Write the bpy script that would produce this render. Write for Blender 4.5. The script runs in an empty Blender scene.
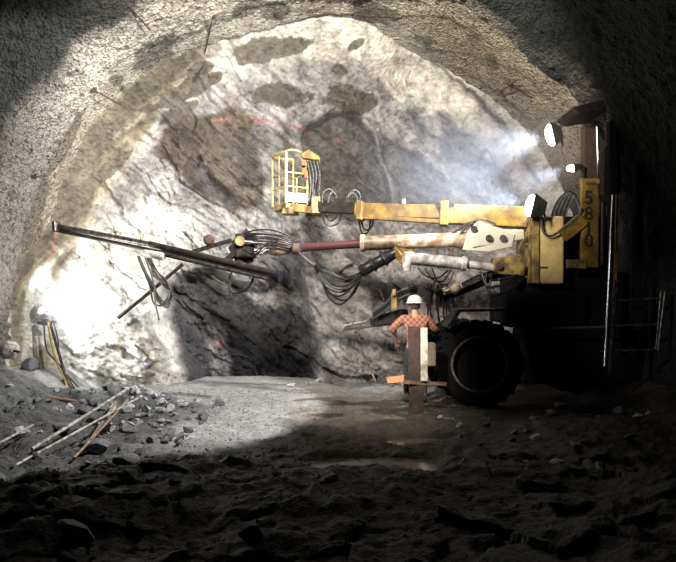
import bpy, math, random
import numpy as np
from mathutils import Vector, Matrix, Quaternion
random.seed(7)
C = bpy.context.scene.collection
SC = bpy.context.scene
F = 650.0; HY = 300.0; CX = 338.0; EYE = 1.75

def P(px, py, Y):                      # where something seen there, Y metres into the tunnel, stands
    return Vector(((px-CX)/F*Y, Y, EYE-(py-HY)/F*Y))

# ---------------------------------------------------------------- camera
cam = bpy.data.objects.new('camera', bpy.data.cameras.new('camera'))
C.objects.link(cam); SC.camera = cam
cam.location = (0, 0, EYE); cam.rotation_euler = (math.pi/2, 0, 0)
cam.data.sensor_width = 36; cam.data.lens = 36*F/676; cam.data.shift_y = 19/676
cam.data.clip_start = 0.05
SC.view_settings.view_transform = 'Standard'; SC.view_settings.look = 'None'
SC.view_settings.gamma = 1; SC.view_settings.exposure = 0
SC.view_settings.use_curve_mapping = False

# ---------------------------------------------------------------- noise (numpy)
def _h(ix, iy, iz, s):
    n = (ix.astype(np.int64)*73856093) ^ (iy.astype(np.int64)*19349663) ^ (iz.astype(np.int64)*83492791) ^ (s*2654435761)
    n = (n ^ (n >> 13)) * 1274126177
    n = n ^ (n >> 16)
    return (n & 0xFFFFF)/float(0xFFFFF)
def vn(x, y, z, s=0):
    x = np.asarray(x, float); y = np.asarray(y, float); z = np.asarray(z, float)
    x, y, z = np.broadcast_arrays(x, y, z)
    ix = np.floor(x); iy = np.floor(y); iz = np.floor(z)
    fx = x-ix; fy = y-iy; fz = z-iz
    fx = fx*fx*(3-2*fx); fy = fy*fy*(3-2*fy); fz = fz*fz*(3-2*fz)
    def c(a, b, d): return _h(ix+a, iy+b, iz+d, s)
    v0 = (c(0,0,0)*(1-fx)+c(1,0,0)*fx)*(1-fy)+(c(0,1,0)*(1-fx)+c(1,1,0)*fx)*fy
    v1 = (c(0,0,1)*(1-fx)+c(1,0,1)*fx)*(1-fy)+(c(0,1,1)*(1-fx)+c(1,1,1)*fx)*fy
    return (v0*(1-fz)+v1*fz)*2-1
def fbm(x, y, z, o=4, s=0):
    a = 0.5; t = 0; f = 1.0
    for i in range(o):
        t = t + a*vn(x*f, y*f, z*f, s+i*17); a *= .5; f *= 2.03
    return t
def facets(x, y, s=0, tilt=0.5, jump=0.35):        # broken planes, one per cell
    x = np.asarray(x, float); y = np.asarray(y, float)
    ix = np.floor(x); iy = np.floor(y)
    best = np.full(x.shape, 1e9); val = np.zeros(x.shape); z0 = np.zeros(x.shape)
    sec = np.full(x.shape, 1e9)
    for a in (-1, 0, 1):
        for b in (-1, 0, 1):
            cx = ix+a; cy = iy+b
            px = cx+_h(cx, cy, z0, s+1); py = cy+_h(cx, cy, z0, s+2)
            d = (x-px)**2+(y-py)**2
            v = (x-px)*(_h(cx, cy, z0, s+3)-.5)*2*tilt+(y-py)*(_h(cx, cy, z0, s+4)-.5)*2*tilt+(_h(cx, cy, z0, s+5)-.5)*2*jump
            m = d < best
            sec = np.where(m, best, np.minimum(sec, d))
            val = np.where(m, v, val); best = np.where(m, d, best)
    return val, np.sqrt(sec)-np.sqrt(best)
def sst(a, b, x):
    t = np.clip((x-a)/(b-a), 0, 1); return t*t*(3-2*t)
def polyd(u, v, poly):                              # signed distance, positive inside
    n = len(poly); d = np.full(u.shape, 1e9); ins = np.zeros(u.shape, bool)
    for i in range(n):
        x0, y0 = poly[i]; x1, y1 = poly[(i+1) % n]
        ex, ey = x1-x0, y1-y0; L = ex*ex+ey*ey+1e-9
        t = np.clip(((u-x0)*ex+(v-y0)*ey)/L, 0, 1)
        d = np.minimum(d, (u-x0-t*ex)**2+(v-y0-t*ey)**2)
        cr = ((y0 > v) != (y1 > v)) & (u < (x1-x0)*(v-y0)/((y1-y0) if abs(y1-y0) > 1e-9 else 1e-9)+x0)
        ins ^= cr
    d = np.sqrt(d); return np.where(ins, d, -d)
def lined(u, v, pts):                               # distance to an open line
    d = np.full(u.shape, 1e9)
    for (x0, y0), (x1, y1) in zip(pts[:-1], pts[1:]):
        ex, ey = x1-x0, y1-y0; L = ex*ex+ey*ey+1e-9
        t = np.clip(((u-x0)*ex+(v-y0)*ey)/L, 0, 1)
        d = np.minimum(d, (u-x0-t*ex)**2+(v-y0-t*ey)**2)
    return np.sqrt(d)

# ---------------------------------------------------------------- materials
def nodes(name):
    m = bpy.data.materials.new(name); m.use_nodes = True
    nt = m.node_tree; b = nt.nodes['Principled BSDF']
    return m, nt, b
def mat(name, col, rough=.6, metal=0, dirt=None, dirt_amt=.5, scale=8, bump=.15, bscale=40, wear=0):
    m, nt, b = nodes(name); N = nt.nodes; L = nt.links
    b.inputs['Roughness'].default_value = rough; b.inputs['Metallic'].default_value = metal
    tc = N.new('ShaderNodeTexCoord')
    if dirt:
        n = N.new('ShaderNodeTexNoise'); n.inputs['Scale'].default_value = scale; n.inputs['Detail'].default_value = 6
        n.inputs['Roughness'].default_value = .65
        L.new(tc.outputs['Object'], n.inputs['Vector'])
        r = N.new('ShaderNodeValToRGB'); r.color_ramp.elements[0].position = .5-.35*dirt_amt+.02
        r.color_ramp.elements[1].position = .5+.22*(1-dirt_amt)+.05
        r.color_ramp.elements[0].position, r.color_ramp.elements[1].position = sorted((.62-.3*dirt_amt-.12, .62-.3*dirt_amt+.12))
        r.color_ramp.elements[0].color = (*col, 1); r.color_ramp.elements[1].color = (*dirt, 1)
        L.new(n.outputs['Fac'], r.inputs['Fac']); L.new(r.outputs['Color'], b.inputs['Base Color'])
    else:
        b.inputs['Base Color'].default_value = (*col, 1)
    if bump:
        n2 = N.new('ShaderNodeTexNoise'); n2.inputs['Scale'].default_value = bscale; n2.inputs['Detail'].default_value = 4
        L.new(tc.outputs['Object'], n2.inputs['Vector'])
        bp = N.new('ShaderNodeBump'); bp.inputs['Strength'].default_value = bump; bp.inputs['Distance'].default_value = .02
        L.new(n2.outputs['Fac'], bp.inputs['Height']); L.new(bp.outputs['Normal'], b.inputs['Normal'])
    return m
def rockmat(name, rough, b1, s1, b2, s2, d=.03, spec=.3, mott=.35, pit=0, ps=30):
    m, nt, b = nodes(name); N = nt.nodes; L = nt.links
    at = N.new('ShaderNodeAttribute'); at.attribute_name = 'Col'
    tc = N.new('ShaderNodeTexCoord')
    n1 = N.new('ShaderNodeTexNoise'); n1.inputs['Scale'].default_value = s1; n1.inputs['Detail'].default_value = 8; n1.inputs['Roughness'].default_value = .7
    n2 = N.new('ShaderNodeTexVoronoi'); n2.inputs['Scale'].default_value = s2
    L.new(tc.outputs['Object'], n1.inputs['Vector']); L.new(tc.outputs['Object'], n2.inputs['Vector'])
    mr = N.new('ShaderNodeMapRange'); mr.inputs[1].default_value = .3; mr.inputs[2].default_value = .7
    mr.inputs[3].default_value = 1-mott; mr.inputs[4].default_value = 1+mott*.6
    L.new(n1.outputs['Fac'], mr.inputs[0])
    mx = N.new('ShaderNodeMix'); mx.data_type = 'RGBA'; mx.blend_type = 'MULTIPLY'; mx.inputs[0].default_value = 1
    L.new(at.outputs['Color'], mx.inputs[6]); L.new(mr.outputs[0], mx.inputs[7])
    last = mx.outputs[2]
    if pit:
        n3 = N.new('ShaderNodeTexNoise'); n3.inputs['Scale'].default_value = ps; n3.inputs['Detail'].default_value = 3; L.new(tc.outputs['Object'], n3.inputs['Vector'])
        m3 = N.new('ShaderNodeMapRange'); m3.inputs[1].default_value = .36; m3.inputs[2].default_value = .46; m3.inputs[3].default_value = 1-pit; m3.inputs[4].default_value = 1; L.new(n3.outputs['Fac'], m3.inputs[0])
        my = N.new('ShaderNodeMix'); my.data_type = 'RGBA'; my.blend_type = 'MULTIPLY'; my.inputs[0].default_value = 1
        L.new(last, my.inputs[6]); L.new(m3.outputs[0], my.inputs[7]); last = my.outputs[2]
    L.new(last, b.inputs['Base Color'])
    bp = N.new('ShaderNodeBump'); bp.inputs['Strength'].default_value = b1; bp.inputs['Distance'].default_value = d
    bq = N.new('ShaderNodeBump'); bq.inputs['Strength'].default_value = b2; bq.inputs['Distance'].default_value = d
    L.new(n1.outputs['Fac'], bp.inputs['Height']); L.new(n2.outputs['Distance'], bq.inputs['Height'])
    L.new(bp.outputs['Normal'], bq.inputs['Normal']); L.new(bq.outputs['Normal'], b.inputs['Normal'])
    b.inputs['Roughness'].default_value = rough; b.inputs['Specular IOR Level'].default_value = spec
    return m
def emis(name, col, st):
    m, nt, b = nodes(name)
    b.inputs['Base Color'].default_value = (*col, 1)
    b.inputs['Emission Color'].default_value = (*col, 1); b.inputs['Emission Strength'].default_value = st
    return m
M = {}
M['yellow'] = mat('yellow_paint', (.29, .182, .026), .5, 0, (.11, .062, .02), .5, 5)
M['tan'] = mat('tan_yellow_paint', (.80, .60, .28), .5, 0, (.58, .40, .16), .4, 4)
M['sleeve'] = mat('grimy_paint', (.20, .14, .08), .5, 0, (.06, .04, .025), .5, 9)
M['yellow_dirty'] = mat('dirty_yellow_paint', (.42, .28, .08), .6, 0, (.10, .065, .03), .55, 6)
M['pale_yellow'] = mat('pale_yellow_paint', (.48, .38, .15), .5, 0, (.25, .18, .08), .3, 12)
M['white'] = mat('white_paint', (.56, .51, .43), .45, 0, (.20, .125, .07), .55, 5)
M['clean'] = mat('clean_white_paint', (.5, .47, .38), .5, 0, None)
M['silver'] = mat('silver_paint', (.6, .6, .6), .4, .3, (.25, .2, .16), .4, 9)
M['chrome'] = mat('chrome', (.65, .66, .68), .25, 1, None)
M['steel'] = mat('worn_steel', (.20, .19, .18), .35, .8, (.04, .03, .028), .4, 12)
M['dark'] = mat('dark_steel', (.010, .009, .010), .5, 0, (.035, .027, .02), .3, 10)
M['black'] = mat('black_steel', (.006, .006, .008), .75, 0, None)
M['hose'] = mat('black_rubber_hose', (.007, .007, .009), .35, 0, (.02, .018, .016), .3, 30)
M['hose_grey'] = mat('dusty_hose', (.10, .095, .085), .5, 0, (.03, .028, .025), .4, 20)
M['hose_yellow'] = mat('yellow_hose', (.50, .36, .06), .6, 0, (.2, .15, .06), .4, 20)
M['maroon'] = mat('maroon_steel', (.07, .02, .022), .35, .3, (.06, .03, .03), .4, 8)
M['rubber'] = mat('tyre_rubber', (.006, .006, .007), .9, 0, (.011, .010, .009), .3, 8)
M['rim'] = mat('muddy_rim', (.16, .145, .12), .6, 0, (.04, .03, .025), .5, 8)
M['wood'] = mat('rough_wood', (.30, .22, .15), .7, 0, (.16, .09, .05), .5, 10, .4, 30)
M['wood_dark'] = mat('dark_stained_wood', (.09, .045, .03), .75, 0, (.03, .02, .018), .5, 10, .4, 30)
M['wood_white'] = mat('whitewashed_wood', (.75, .70, .62), .7, 0, (.3, .25, .2), .35, 8, .3, 30)
M['orange_wood'] = mat('fresh_sawn_wood', (.60, .27, .12), .7, 0, (.45, .2, .1), .4, 10, .2, 30)
M['rust'] = mat('rusty_steel', (.10, .06, .04), .7, .3, (.05, .035, .03), .5, 25)
M['bar'] = mat('dusty_steel_bar', (.55, .53, .50), .5, .3, (.16, .14, .12), .45, 14)
M['digit'] = mat('black_lettering', (.02, .015, .01), .6, 0, None, bump=0)
M['lens'] = emis('lamp_glass', (1, .97, .9), 40)
M['lens_small'] = emis('small_lamp_glass', (1, .97, .9), 60)
M['bulb'] = emis('lamp_bulb', (1, .98, .95), 120)
M['skin'] = mat('skin', (.42, .22, .15), .55, 0, None, bump=0)
M['helmet'] = mat('white_hard_hat', (.78, .74, .66), .35, 0, (.5, .42, .34), .25, 20, 0)
M['denim'] = mat('dark_work_trousers', (.035, .04, .06), .85, 0, (.02, .02, .025), .5, 20)
M['glove'] = mat('leather_boot', (.05, .035, .025), .6, 0, None)
M['hair'] = mat('brown_hair', (.05, .03, .02), .7, 0, None)
M['rock'] = mat('broken_rock', (.15, .15, .155), .75, 0, (.07, .07, .075), .5, 9, .5, 18)
M['rock_light'] = mat('pale_broken_rock', (.46, .46, .46), .75, 0, (.2, .2, .2), .45, 9, .5, 18)
M['red'] = mat('red_paint', (.5, .05, .03), .5, 0, None)
M['box'] = mat('pale_cardboard', (.55, .45, .34), .7, 0, (.4, .32, .25), .4, 8)

for k, sp in (('dark', .15), ('hose', .15), ('hose_grey', .2), ('black', .1), ('rubber', .05), ('maroon', .2), ('yellow', .25), ('white', .3), ('rust', .15)):
    M[k].node_tree.nodes['Principled BSDF'].inputs['Specular IOR Level'].default_value = sp
m, nt, b = nodes('plaid_shirt'); N = nt.nodes; L = nt.links      # red, cream and brown check
tc = N.new('ShaderNodeTexCoord'); prev = None
sep = N.new('ShaderNodeSeparateXYZ'); L.new(tc.outputs['Object'], sep.inputs[0])
def band(out, per, wid):
    a = N.new('ShaderNodeMath'); a.operation = 'MULTIPLY'; a.inputs[1].default_value = 1/per; L.new(out, a.inputs[0])
    f = N.new('ShaderNodeMath'); f.operation = 'FRACT'; L.new(a.outputs[0], f.inputs[0])
    g = N.new('ShaderNodeMath'); g.operation = 'LESS_THAN'; g.inputs[1].default_value = wid; L.new(f.outputs[0], g.inputs[0])
    return g.outputs[0]
sx = band(sep.outputs['X'], .095, .36); sz = band(sep.outputs['Z'], .095, .36)
ad = N.new('ShaderNodeMath'); ad.operation = 'ADD'; L.new(sx, ad.inputs[0]); L.new(sz, ad.inputs[1])
hv = N.new('ShaderNodeMath'); hv.operation = 'MULTIPLY'; hv.inputs[1].default_value = .5; L.new(ad.outputs[0], hv.inputs[0])
rp = N.new('ShaderNodeValToRGB'); rp.color_ramp.interpolation = 'CONSTANT'
rp.color_ramp.elements[0].color = (.26, .08, .05, 1); rp.color_ramp.elements[1].color = (.12, .035, .03, 1)
rp.color_ramp.elements[0].position = 0; rp.color_ramp.elements[1].position = .9
e = rp.color_ramp.elements.new(.4); e.color = (.33, .17, .12, 1)
L.new(hv.outputs[0], rp.inputs['Fac']); L.new(rp.outputs['Color'], b.inputs['Base Color']); b.inputs['Roughness'].default_value = .85
M['plaid'] = m

# ---------------------------------------------------------------- mesh builder
class MB:
    def __init__(s): s.v = []; s.f = []
    def add(s, vs, fs):
        n = len(s.v); s.v += [tuple(v) for v in vs]; s.f += [tuple(i+n for i in f) for f in fs]; return s
    def box(s, c, size, rot=None):
        c = Vector(c); h = [a/2 for a in size]; vs = []
        for x in (-1, 1):
            for y in (-1, 1):
                for z in (-1, 1):
                    v = Vector((x*h[0], y*h[1], z*h[2]))
                    if rot is not None: v = rot @ v
                    vs.append(c+v)
        return s.add(vs, [(0,1,3,2), (4,6,7,5), (0,4,5,1), (2,3,7,6), (0,2,6,4), (1,5,7,3)])
    def beam(s, p, q, w, h, w2=None, h2=None):     # box section from p to q; w across, h up
        p = Vector(p); q = Vector(q); d = (q-p).normalized()
        up = Vector((0, 0, 1)) if abs(d.z) < .93 else Vector((0, 1, 0))
        sd = d.cross(up).normalized(); u = sd.cross(d).normalized(); vs = []
        w2 = w if w2 is None else w2; h2 = h if h2 is None else h2
        for c, ww, hh in ((p, w, h), (q, w2, h2)):
            for a, b in ((-1,-1), (1,-1), (1,1), (-1,1)): vs.append(c+sd*a*ww/2+u*b*hh/2)
        return s.add(vs, [(0,1,2,3), (7,6,5,4), (0,4,5,1), (1,5,6,2), (2,6,7,3), (3,7,4,0)])
    def rings(s, p, q, prof, n=20, closed=True):   # prof: (t 0..1, radius) along p..q
        p = Vector(p); q = Vector(q); d = (q-p).normalized()
        up = Vector((0, 0, 1)) if abs(d.z) < .9 else Vector((1, 0, 0))
        a = d.cross(up).normalized(); b = d.cross(a).normalized(); vs = []
        for t, r in prof:
            c = p+(q-p)*t
            for k in range(n):
                th = 2*math.pi*k/n; vs.append(c+a*math.cos(th)*r+b*math.sin(th)*r)
        fs = []
        for i in range(len(prof)-1):
            for k in range(n):
                k2 = (k+1) % n; fs.append((i*n+k, i*n+k2, (i+1)*n+k2, (i+1)*n+k))
        if closed:
            fs.append(tuple(range(n))[::-1]); fs.append(tuple((len(prof)-1)*n+k for k in range(n)))
        return s.add(vs, fs)
    def cyl(s, p, q, r, r2=None, n=16): return s.rings(p, q, [(0, r), (1, r if r2 is None else r2)], n)
    def tube(s, pts, r, n=8, smooth=4):
        pts = [Vector(p) for p in pts]
        if smooth > 1 and len(pts) > 2:
            o = []
            for i in range(len(pts)-1):
                p0 = pts[max(i-1, 0)]; p1 = pts[i]; p2 = pts[i+1]; p3 = pts[min(i+2, len(pts)-1)]
                for k in range(smooth):
                    t = k/smooth
                    o.append(.5*((2*p1)+(-p0+p2)*t+(2*p0-5*p1+4*p2-p3)*t*t+(-p0+3*p1-3*p2+p3)*t**3))
            pts = o+[pts[-1]]
        vs = []; nrm = None
        for i, p in enumerate(pts):
            d = (pts[min(i+1, len(pts)-1)]-pts[max(i-1, 0)])
            d = d.normalized() if d.length > 1e-9 else Vector((1, 0, 0))
            if nrm is None:
                nrm = d.cross(Vector((0, 0, 1)) if abs(d.z) < .9 else Vector((1, 0, 0))).normalized()
            nrm = (nrm-d*nrm.dot(d)).normalized(); b = d.cross(nrm)
            rr = r if not callable(r) else r(i/(len(pts)-1))
            for k in range(n):
                th = 2*math.pi*k/n; vs.append(p+nrm*math.cos(th)*rr+b*math.sin(th)*rr)
        fs = []
        for i in range(len(pts)-1):
            for k in range(n):
                k2 = (k+1) % n; fs.append((i*n+k, i*n+k2, (i+1)*n+k2, (i+1)*n+k))
        fs.append(tuple(range(n))[::-1]); fs.append(tuple((len(pts)-1)*n+k for k in range(n)))
        return s.add(vs, fs)
    def sphere(s, c, r, n=12, sc=(1, 1, 1)):
        c = Vector(c); vs = []; fs = []
        for i in range(n+1):
            ph = math.pi*i/n
            for k in range(n*2):
                th = math.pi*k/n
                vs.append(c+Vector((r*sc[0]*math.sin(ph)*math.cos(th), r*sc[1]*math.sin(ph)*math.sin(th), r*sc[2]*math.cos(ph))))
        for i in range(n):
            for k in range(n*2):
                k2 = (k+1) % (n*2); fs.append((i*2*n+k, (i+1)*2*n+k, (i+1)*2*n+k2, i*2*n+k2))
        return s.add(vs, fs)
    def prism(s, poly, thick):                    # outline of 3D points, thick vector
        n = len(poly); t = Vector(thick); vs = [Vector(p) for p in poly]+[Vector(p)+t for p in poly]
        fs = [tuple(range(n)), tuple(range(n, 2*n))[::-1]]+[(i, i+n, (i+1) % n+n, (i+1) % n) for i in range(n)]
        return s.add(vs, fs)
    def obj(s, name, m, parent=None, smooth=False, bevel=0):
        me = bpy.data.meshes.new(name); 
        org = Vector((0, 0, 0))
        if parent is None and s.v:
            xs = np.array(s.v); org = Vector((float(xs[:,0].mean()), float(xs[:,1].mean()), float(xs[:,2].min())))
        elif parent is not None:
            q = parent
            while q is not None: org = org+q.location; q = q.parent
        me.from_pydata([tuple(Vector(v)-org) for v in s.v], [], s.f)
        me.validate(); me.update()
        import bmesh
        bm = bmesh.new(); bm.from_mesh(me); bmesh.ops.remove_doubles(bm, verts=bm.verts, dist=1e-6)
        bmesh.ops.recalc_face_normals(bm, faces=bm.faces); bm.to_mesh(me); bm.free()
        me.materials.append(m)
        if smooth:
            me.polygons.foreach_set('use_smooth', [True]*len(me.polygons))
            try: me.set_sharp_from_angle(angle=math.radians(40))
            except Exception: pass
        o = bpy.data.objects.new(name, me); C.objects.link(o)
        if parent is None: o.location = org
        else: o.parent = parent
        if bevel:
            bv = o.modifiers.new('bevel', 'BEVEL'); bv.width = bevel; bv.segments = 2; bv.limit_method = 'ANGLE'
        return o
def tag(o, label=None, cat=None, group=None, kind=None):
    if label: o['label'] = label
    if cat: o['category'] = cat
    if group: o['group'] = group
    if kind: o['kind'] = kind
    return o
def empty(name, loc, label, cat, group=None):
    o = bpy.data.objects.new(name, None); C.objects.link(o); o.location = loc; o.empty_display_size = .2
    return tag(o, label, cat, group)
def gridmesh(name, V, nu, nv, col, m, flip=False):
    me = bpy.data.meshes.new(name)
    idx = np.arange(nu*nv).reshape(nu, nv)
    a = idx[:-1, :-1].ravel(); b = idx[1:, :-1].ravel(); c = idx[1:, 1:].ravel(); d = idx[:-1, 1:].ravel()
    q = np.stack([a, b, c, d] if not flip else [a, d, c, b], 1).astype(np.int32)
    me.vertices.add(len(V)); me.vertices.foreach_set('co', V.astype(np.float32).ravel())
    me.loops.add(q.size); me.loops.foreach_set('vertex_index', q.ravel())
    me.polygons.add(len(q)); me.polygons.foreach_set('loop_start', np.arange(0, q.size, 4, dtype=np.int32))
    me.update(calc_edges=True); me.validate()
    me.polygons.foreach_set('use_smooth', np.ones(len(q), bool))
    ca = me.color_attributes.new('Col', 'FLOAT_COLOR', 'POINT')
    cc = np.concatenate([np.clip(col, .005, .9), np.ones((len(col), 1))], 1)
    ca.data.foreach_set('color', cc.astype(np.float32).ravel())
    me.materials.append(m)
    o = bpy.data.objects.new(name, me); C.objects.link(o); return o

# ================================================================ THE TUNNEL
TX, TZ, R0 = -0.33, 1.57, 5.62
def ringr(Y):                                        # inside radius of each sprayed ring
    return 5.60+.05*sst(11.75, 11.9, Y)+.04*sst(12.55, 12.7, Y)
GREY = np.array([.215, .197, .168]); BEIGE = np.array([.30, .255, .19]); WHITE = np.array([.66, .63, .57])
DAMP = np.array([.10, .088, .068]); DARK = np.array([.055, .053, .055])
def mixc(c, d, m): return c*(1-m[:, None])+np.asarray(d)*m[:, None]
# damp patches on the sprayed concrete: (centre, half sizes, turn) as seen
patches = [((373, 11), (24, 12), 5), ((265, 50), (40, 13), -12), ((280, 94), (29, 13), 0), ((350, 101), (22, 14), 15),
    ((277, 11), (15, 9), -10), ((243, 10), (14, 7), -20), ((115, 80), (7, 6), 0), ((124, 90), (4, 4), 0), ((98, 133), (13, 9), -45), ((148, 108), (10, 5), -10),
    ((195, 86), (36, 9), -25), ((203, 68), (15, 9), -30), ((62, 150), (6, 40), 28), ((38, 205), (7, 42), 20),
    ((155, 55), (14, 24), 60), ((180, 112), (20, 6), -30), ((117, 165), (24, 4), -45), ((12, 196), (5, 5), 0),
    ((420, 38), (5, 4), 0), ((428, 42), (5, 8), 0), ((474, 38), (9, 5), 30), ((492, 60), (5, 9), -20), ((340, 70), (8, 5), 20), ((356, 45), (10, 4), -30), ((66, 205), (3, 20), 22), ((150, 92), (20, 3), -38)]
def patchmask(u, v, w):
    m = np.zeros(u.shape)
    for (cx, cy), (rx, ry), a in patches:
        a = math.radians(a); dx = u-cx; dy = v-cy
        x = dx*math.cos(a)+dy*math.sin(a); y = -dx*math.sin(a)+dy*math.cos(a)
        m = np.maximum(m, sst(.06, -.06, np.sqrt((x/rx)**2+(y/ry)**2)-1+w))
    return m
def proj(V):
    Y = np.maximum(V[:, 1], .5)
    return CX+V[:, 0]/Y*F, HY-(V[:, 2]-EYE)/Y*F

# ---- lining: rows along the tunnel, columns round the arch
Ys = np.concatenate([np.linspace(-6, 6.5, 32), np.linspace(6.55, 14.3, 230)])
arc = math.pi*R0; leg = TZ+.5; tot = arc+2*leg
S = np.linspace(0, tot, 470)
SS, YY = np.meshgrid(S, Ys, indexing='ij'); SS = SS.ravel(); YY = YY.ravel()
th = np.clip((SS-leg)/R0, 0, math.pi)
ex = -np.cos(th); ez = np.sin(th)
z0 = TZ+np.where(SS < leg, SS-leg, 0)+np.where(SS > leg+arc, -(SS-leg-arc), 0)
bx = TX+ex*R0; bz = z0+ez*R0
YS = YY+.25*vn(SS*.8, 0, 0, 5)+.06*vn(SS*4, 0, 0, 6)+.95*sst(.6, 2.4, bx)
rr = ringr(YS)
lump = .16*fbm(bx*.7, YY*.7, bz*.7, 3, 3)+.05*fbm(bx*2.6, YY*2.6, bz*2.6, 4, 8)+.028*fbm(bx*9, YY*9, bz*9, 2, 9)
rough = .05*np.abs(vn(bx*6, YY*6, bz*6, 21))+.03*vn(bx*14, YY*14, bz*14, 22)
near = sst(11.9, 11.75, YS)
r = rr-lump-rough*near
V = np.stack([TX+ex*r+np.where(SS < leg, -.0, 0), YY, z0+ez*r], 1)
u, v = proj(V)
w1 = .7*fbm(bx*2.6, YY*2.6, bz*2.6, 4, 31)
col = np.tile(BEIGE, (len(V), 1))
col = mixc(col, GREY*1.0, near*.85)
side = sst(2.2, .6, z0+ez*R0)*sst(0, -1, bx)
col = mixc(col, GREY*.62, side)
late = sst(12.5, 12.7, YY+.3*vn(SS*1.3, 0, 0, 44))
col = mixc(col, WHITE*.9, late*.75)
rt = sst(1.2, 2.6, bx)*(1-near)
col = mixc(col, BEIGE*.9, rt*.9)
blot = sst(.05, .28, fbm(bx*.9, YY*1.4, bz*.9, 3, 60))
col = mixc(col, GREY*.4, blot*.55*near)
painted_shade = np.clip(sst(10.6, 10.0, YY+.35*vn(bx, YY, bz, 61))*sst(1.2, 4.0, bz)*.93+sst(1.2, 2.6, bx)*near*(.55+.9*fbm(bx*1.1, YY*1.1, bz*1.1, 3, 62))+sst(4.2, 5.0, bx), 0, 1)  # shade of the unlit near and right lining, put into its colour
col = mixc(col, np.array([.010, .013, .0125]), painted_shade*.97)
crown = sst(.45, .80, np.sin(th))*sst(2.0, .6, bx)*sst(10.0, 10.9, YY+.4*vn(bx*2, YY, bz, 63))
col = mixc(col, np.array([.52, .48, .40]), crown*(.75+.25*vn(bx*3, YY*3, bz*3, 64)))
col = mixc(col, DAMP*1.2, patchmask(u, v, w1)*.8*sst(10.2, 10.8, YY))
pm = sst(2, -2, np.abs(polyd(u, v, [(0,0)]))) if False else np.zeros(len(V))
dk = [[(385, 60), (395, 45), (440, 30), (465, -10), (560, -20), (610, 30), (640, 120), (560, 100), (530, 80), (470, 48), (450, 62), (420, 52)]]
col *= (1+.18*fbm(bx*8, YY*8, bz*8, 2, 33))[:, None]
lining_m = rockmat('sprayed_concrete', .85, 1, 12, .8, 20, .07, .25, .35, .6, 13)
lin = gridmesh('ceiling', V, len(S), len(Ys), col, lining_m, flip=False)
tag(lin, 'arched tunnel lining of rough grey and beige sprayed concrete', None, None, 'structure')

# ---- rock face
def base_face(X, Z):
    rad = np.where(Z > TZ, np.sqrt((X-TX)**2+(Z-TZ)**2), np.abs(X-TX))/5.85
    Y = 14.75-(2.35-1.25*sst(.3, 1.8, X)*sst(2.2, 3.2, Z))*np.clip(rad, 0, 1.15)**4
    Y = Y-.25*sst(2.0, 0, Z)
    return Y
nx, nz = 560, 350
gx = np.linspace(-6.5, 6.0, nx); gz = np.linspace(-.45, 7.7, nz)
X, Z = [a.ravel() for a in np.meshgrid(gx, gz, indexing='ij')]
Y0 = base_face(X, Z)
u, v = CX+X/Y0*F, HY-(Z-EYE)/Y0*F
wu = u+10*fbm(X*1.3, Z*1.3, 0, 4, 70); wv = v+10*fbm(X*1.3, Z*1.3, 5, 4, 71)
Y = Y0.copy()
# left foot of the face stands forward of the dark recess
left = [(20, 250), (60, 225), (150, 235), (180, 262), (165, 290), (163, 325), (182, 358), (200, 382), (206, 430), (20, 430)]
Y -= .95*sst(-2, 5, polyd(u+.4*(wu-u), v+.4*(wv-v), left))*sst(225, 285, v)
rightb = [(296, 262), (440, 250), (520, 260), (520, 420), (326, 420), (316, 350)]
Y -= .55*sst(-3, 8, polyd(wu, wv, rightb))*sst(245, 290, v)
rec = [(158, 285), (205, 262), (255, 285), (300, 268), (312, 330), (322, 420), (190, 420), (170, 350)]
Y += .65*sst(-4, 10, polyd(wu, wv, rec))
slabA = [(300, 130), (322, 112), (352, 108), (374, 132), (382, 160), (398, 205), (350, 225), (300, 215), (312, 170)]
Y += .30*sst(-2, 5, polyd(wu, wv, slabA))
slabB = [(376, 128), (402, 140), (440, 172), (470, 215), (400, 215)]
Y += .18*sst(-2, 5, polyd(wu, wv, slabB))
nich = [(188, 160), (200, 158), (220, 185), (245, 200), (232, 212), (210, 196)]
Y += .16*sst(-2, 4, polyd(wu, wv, nich))
ridge = lined(wu, wv, [(418, 55), (450, 78), (488, 105), (520, 150), (545, 200)])
rin = polyd(wu, wv, [(418, 55), (450, 78), (488, 105), (520, 150), (545, 200), (300, 300), (200, 100), (300, 60)])
Y += .22*sst(-3, 3, rin)*sst(60, 20, ridge)
# broken planes, running down to the right
a = math.radians(-38); xr = X*math.cos(a)+Z*math.sin(a); zr = -X*math.sin(a)+Z*math.cos(a)
wx = .5*fbm(X*.9, Z*.9, 1, 3, 80); wz = .5*fbm(X*.9, Z*.9, 2, 3, 81)
f1, e1 = facets(xr*.55+wx, zr*1.3+wz, 11, .5, .28)
f2, e2 = facets(xr*1.5+wx*2, zr*3.4+wz*2, 23, .5, .4)
f3, e3 = facets(xr*4.5+wx*4, zr*8+wz*4, 37, .5, .5)
rad = np.sqrt((X-TX)**2+np.maximum(Z-TZ, 0)**2)/5.85
inside = (1-.8*sst(.80, .93, rad+.06*fbm(X*2, Z*2, 0, 3, 77)))
slb = np.maximum(sst(-4, 6, polyd(wu, wv, slabA)), sst(-4, 6, polyd(wu, wv, slabB)))
rgh = (.35+.65*sst(-.3, .3, fbm(X*.5, Z*.5, 7, 3, 91)))*(1-.8*slb)
f4, e4 = facets(xr*10+wx*6, zr*15+wz*6, 51, .5, .5)
Y += inside*(.32*f1+.19*f2*rgh+.085*f3*rgh+.03*f4*rgh)
Y += inside*.30*fbm(X*.6, Z*.6, 3, 4, 92)+.05*fbm(X*3, Z*3, 3, 4, 93)+.02*fbm(X*11, Z*11, 3, 2, 94)
crack = sst(.10, 0, e2)*sst(-.05, .15, fbm(X*.8, Z*.8, 9, 3, 97))
Y += inside*.03*crack
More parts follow.
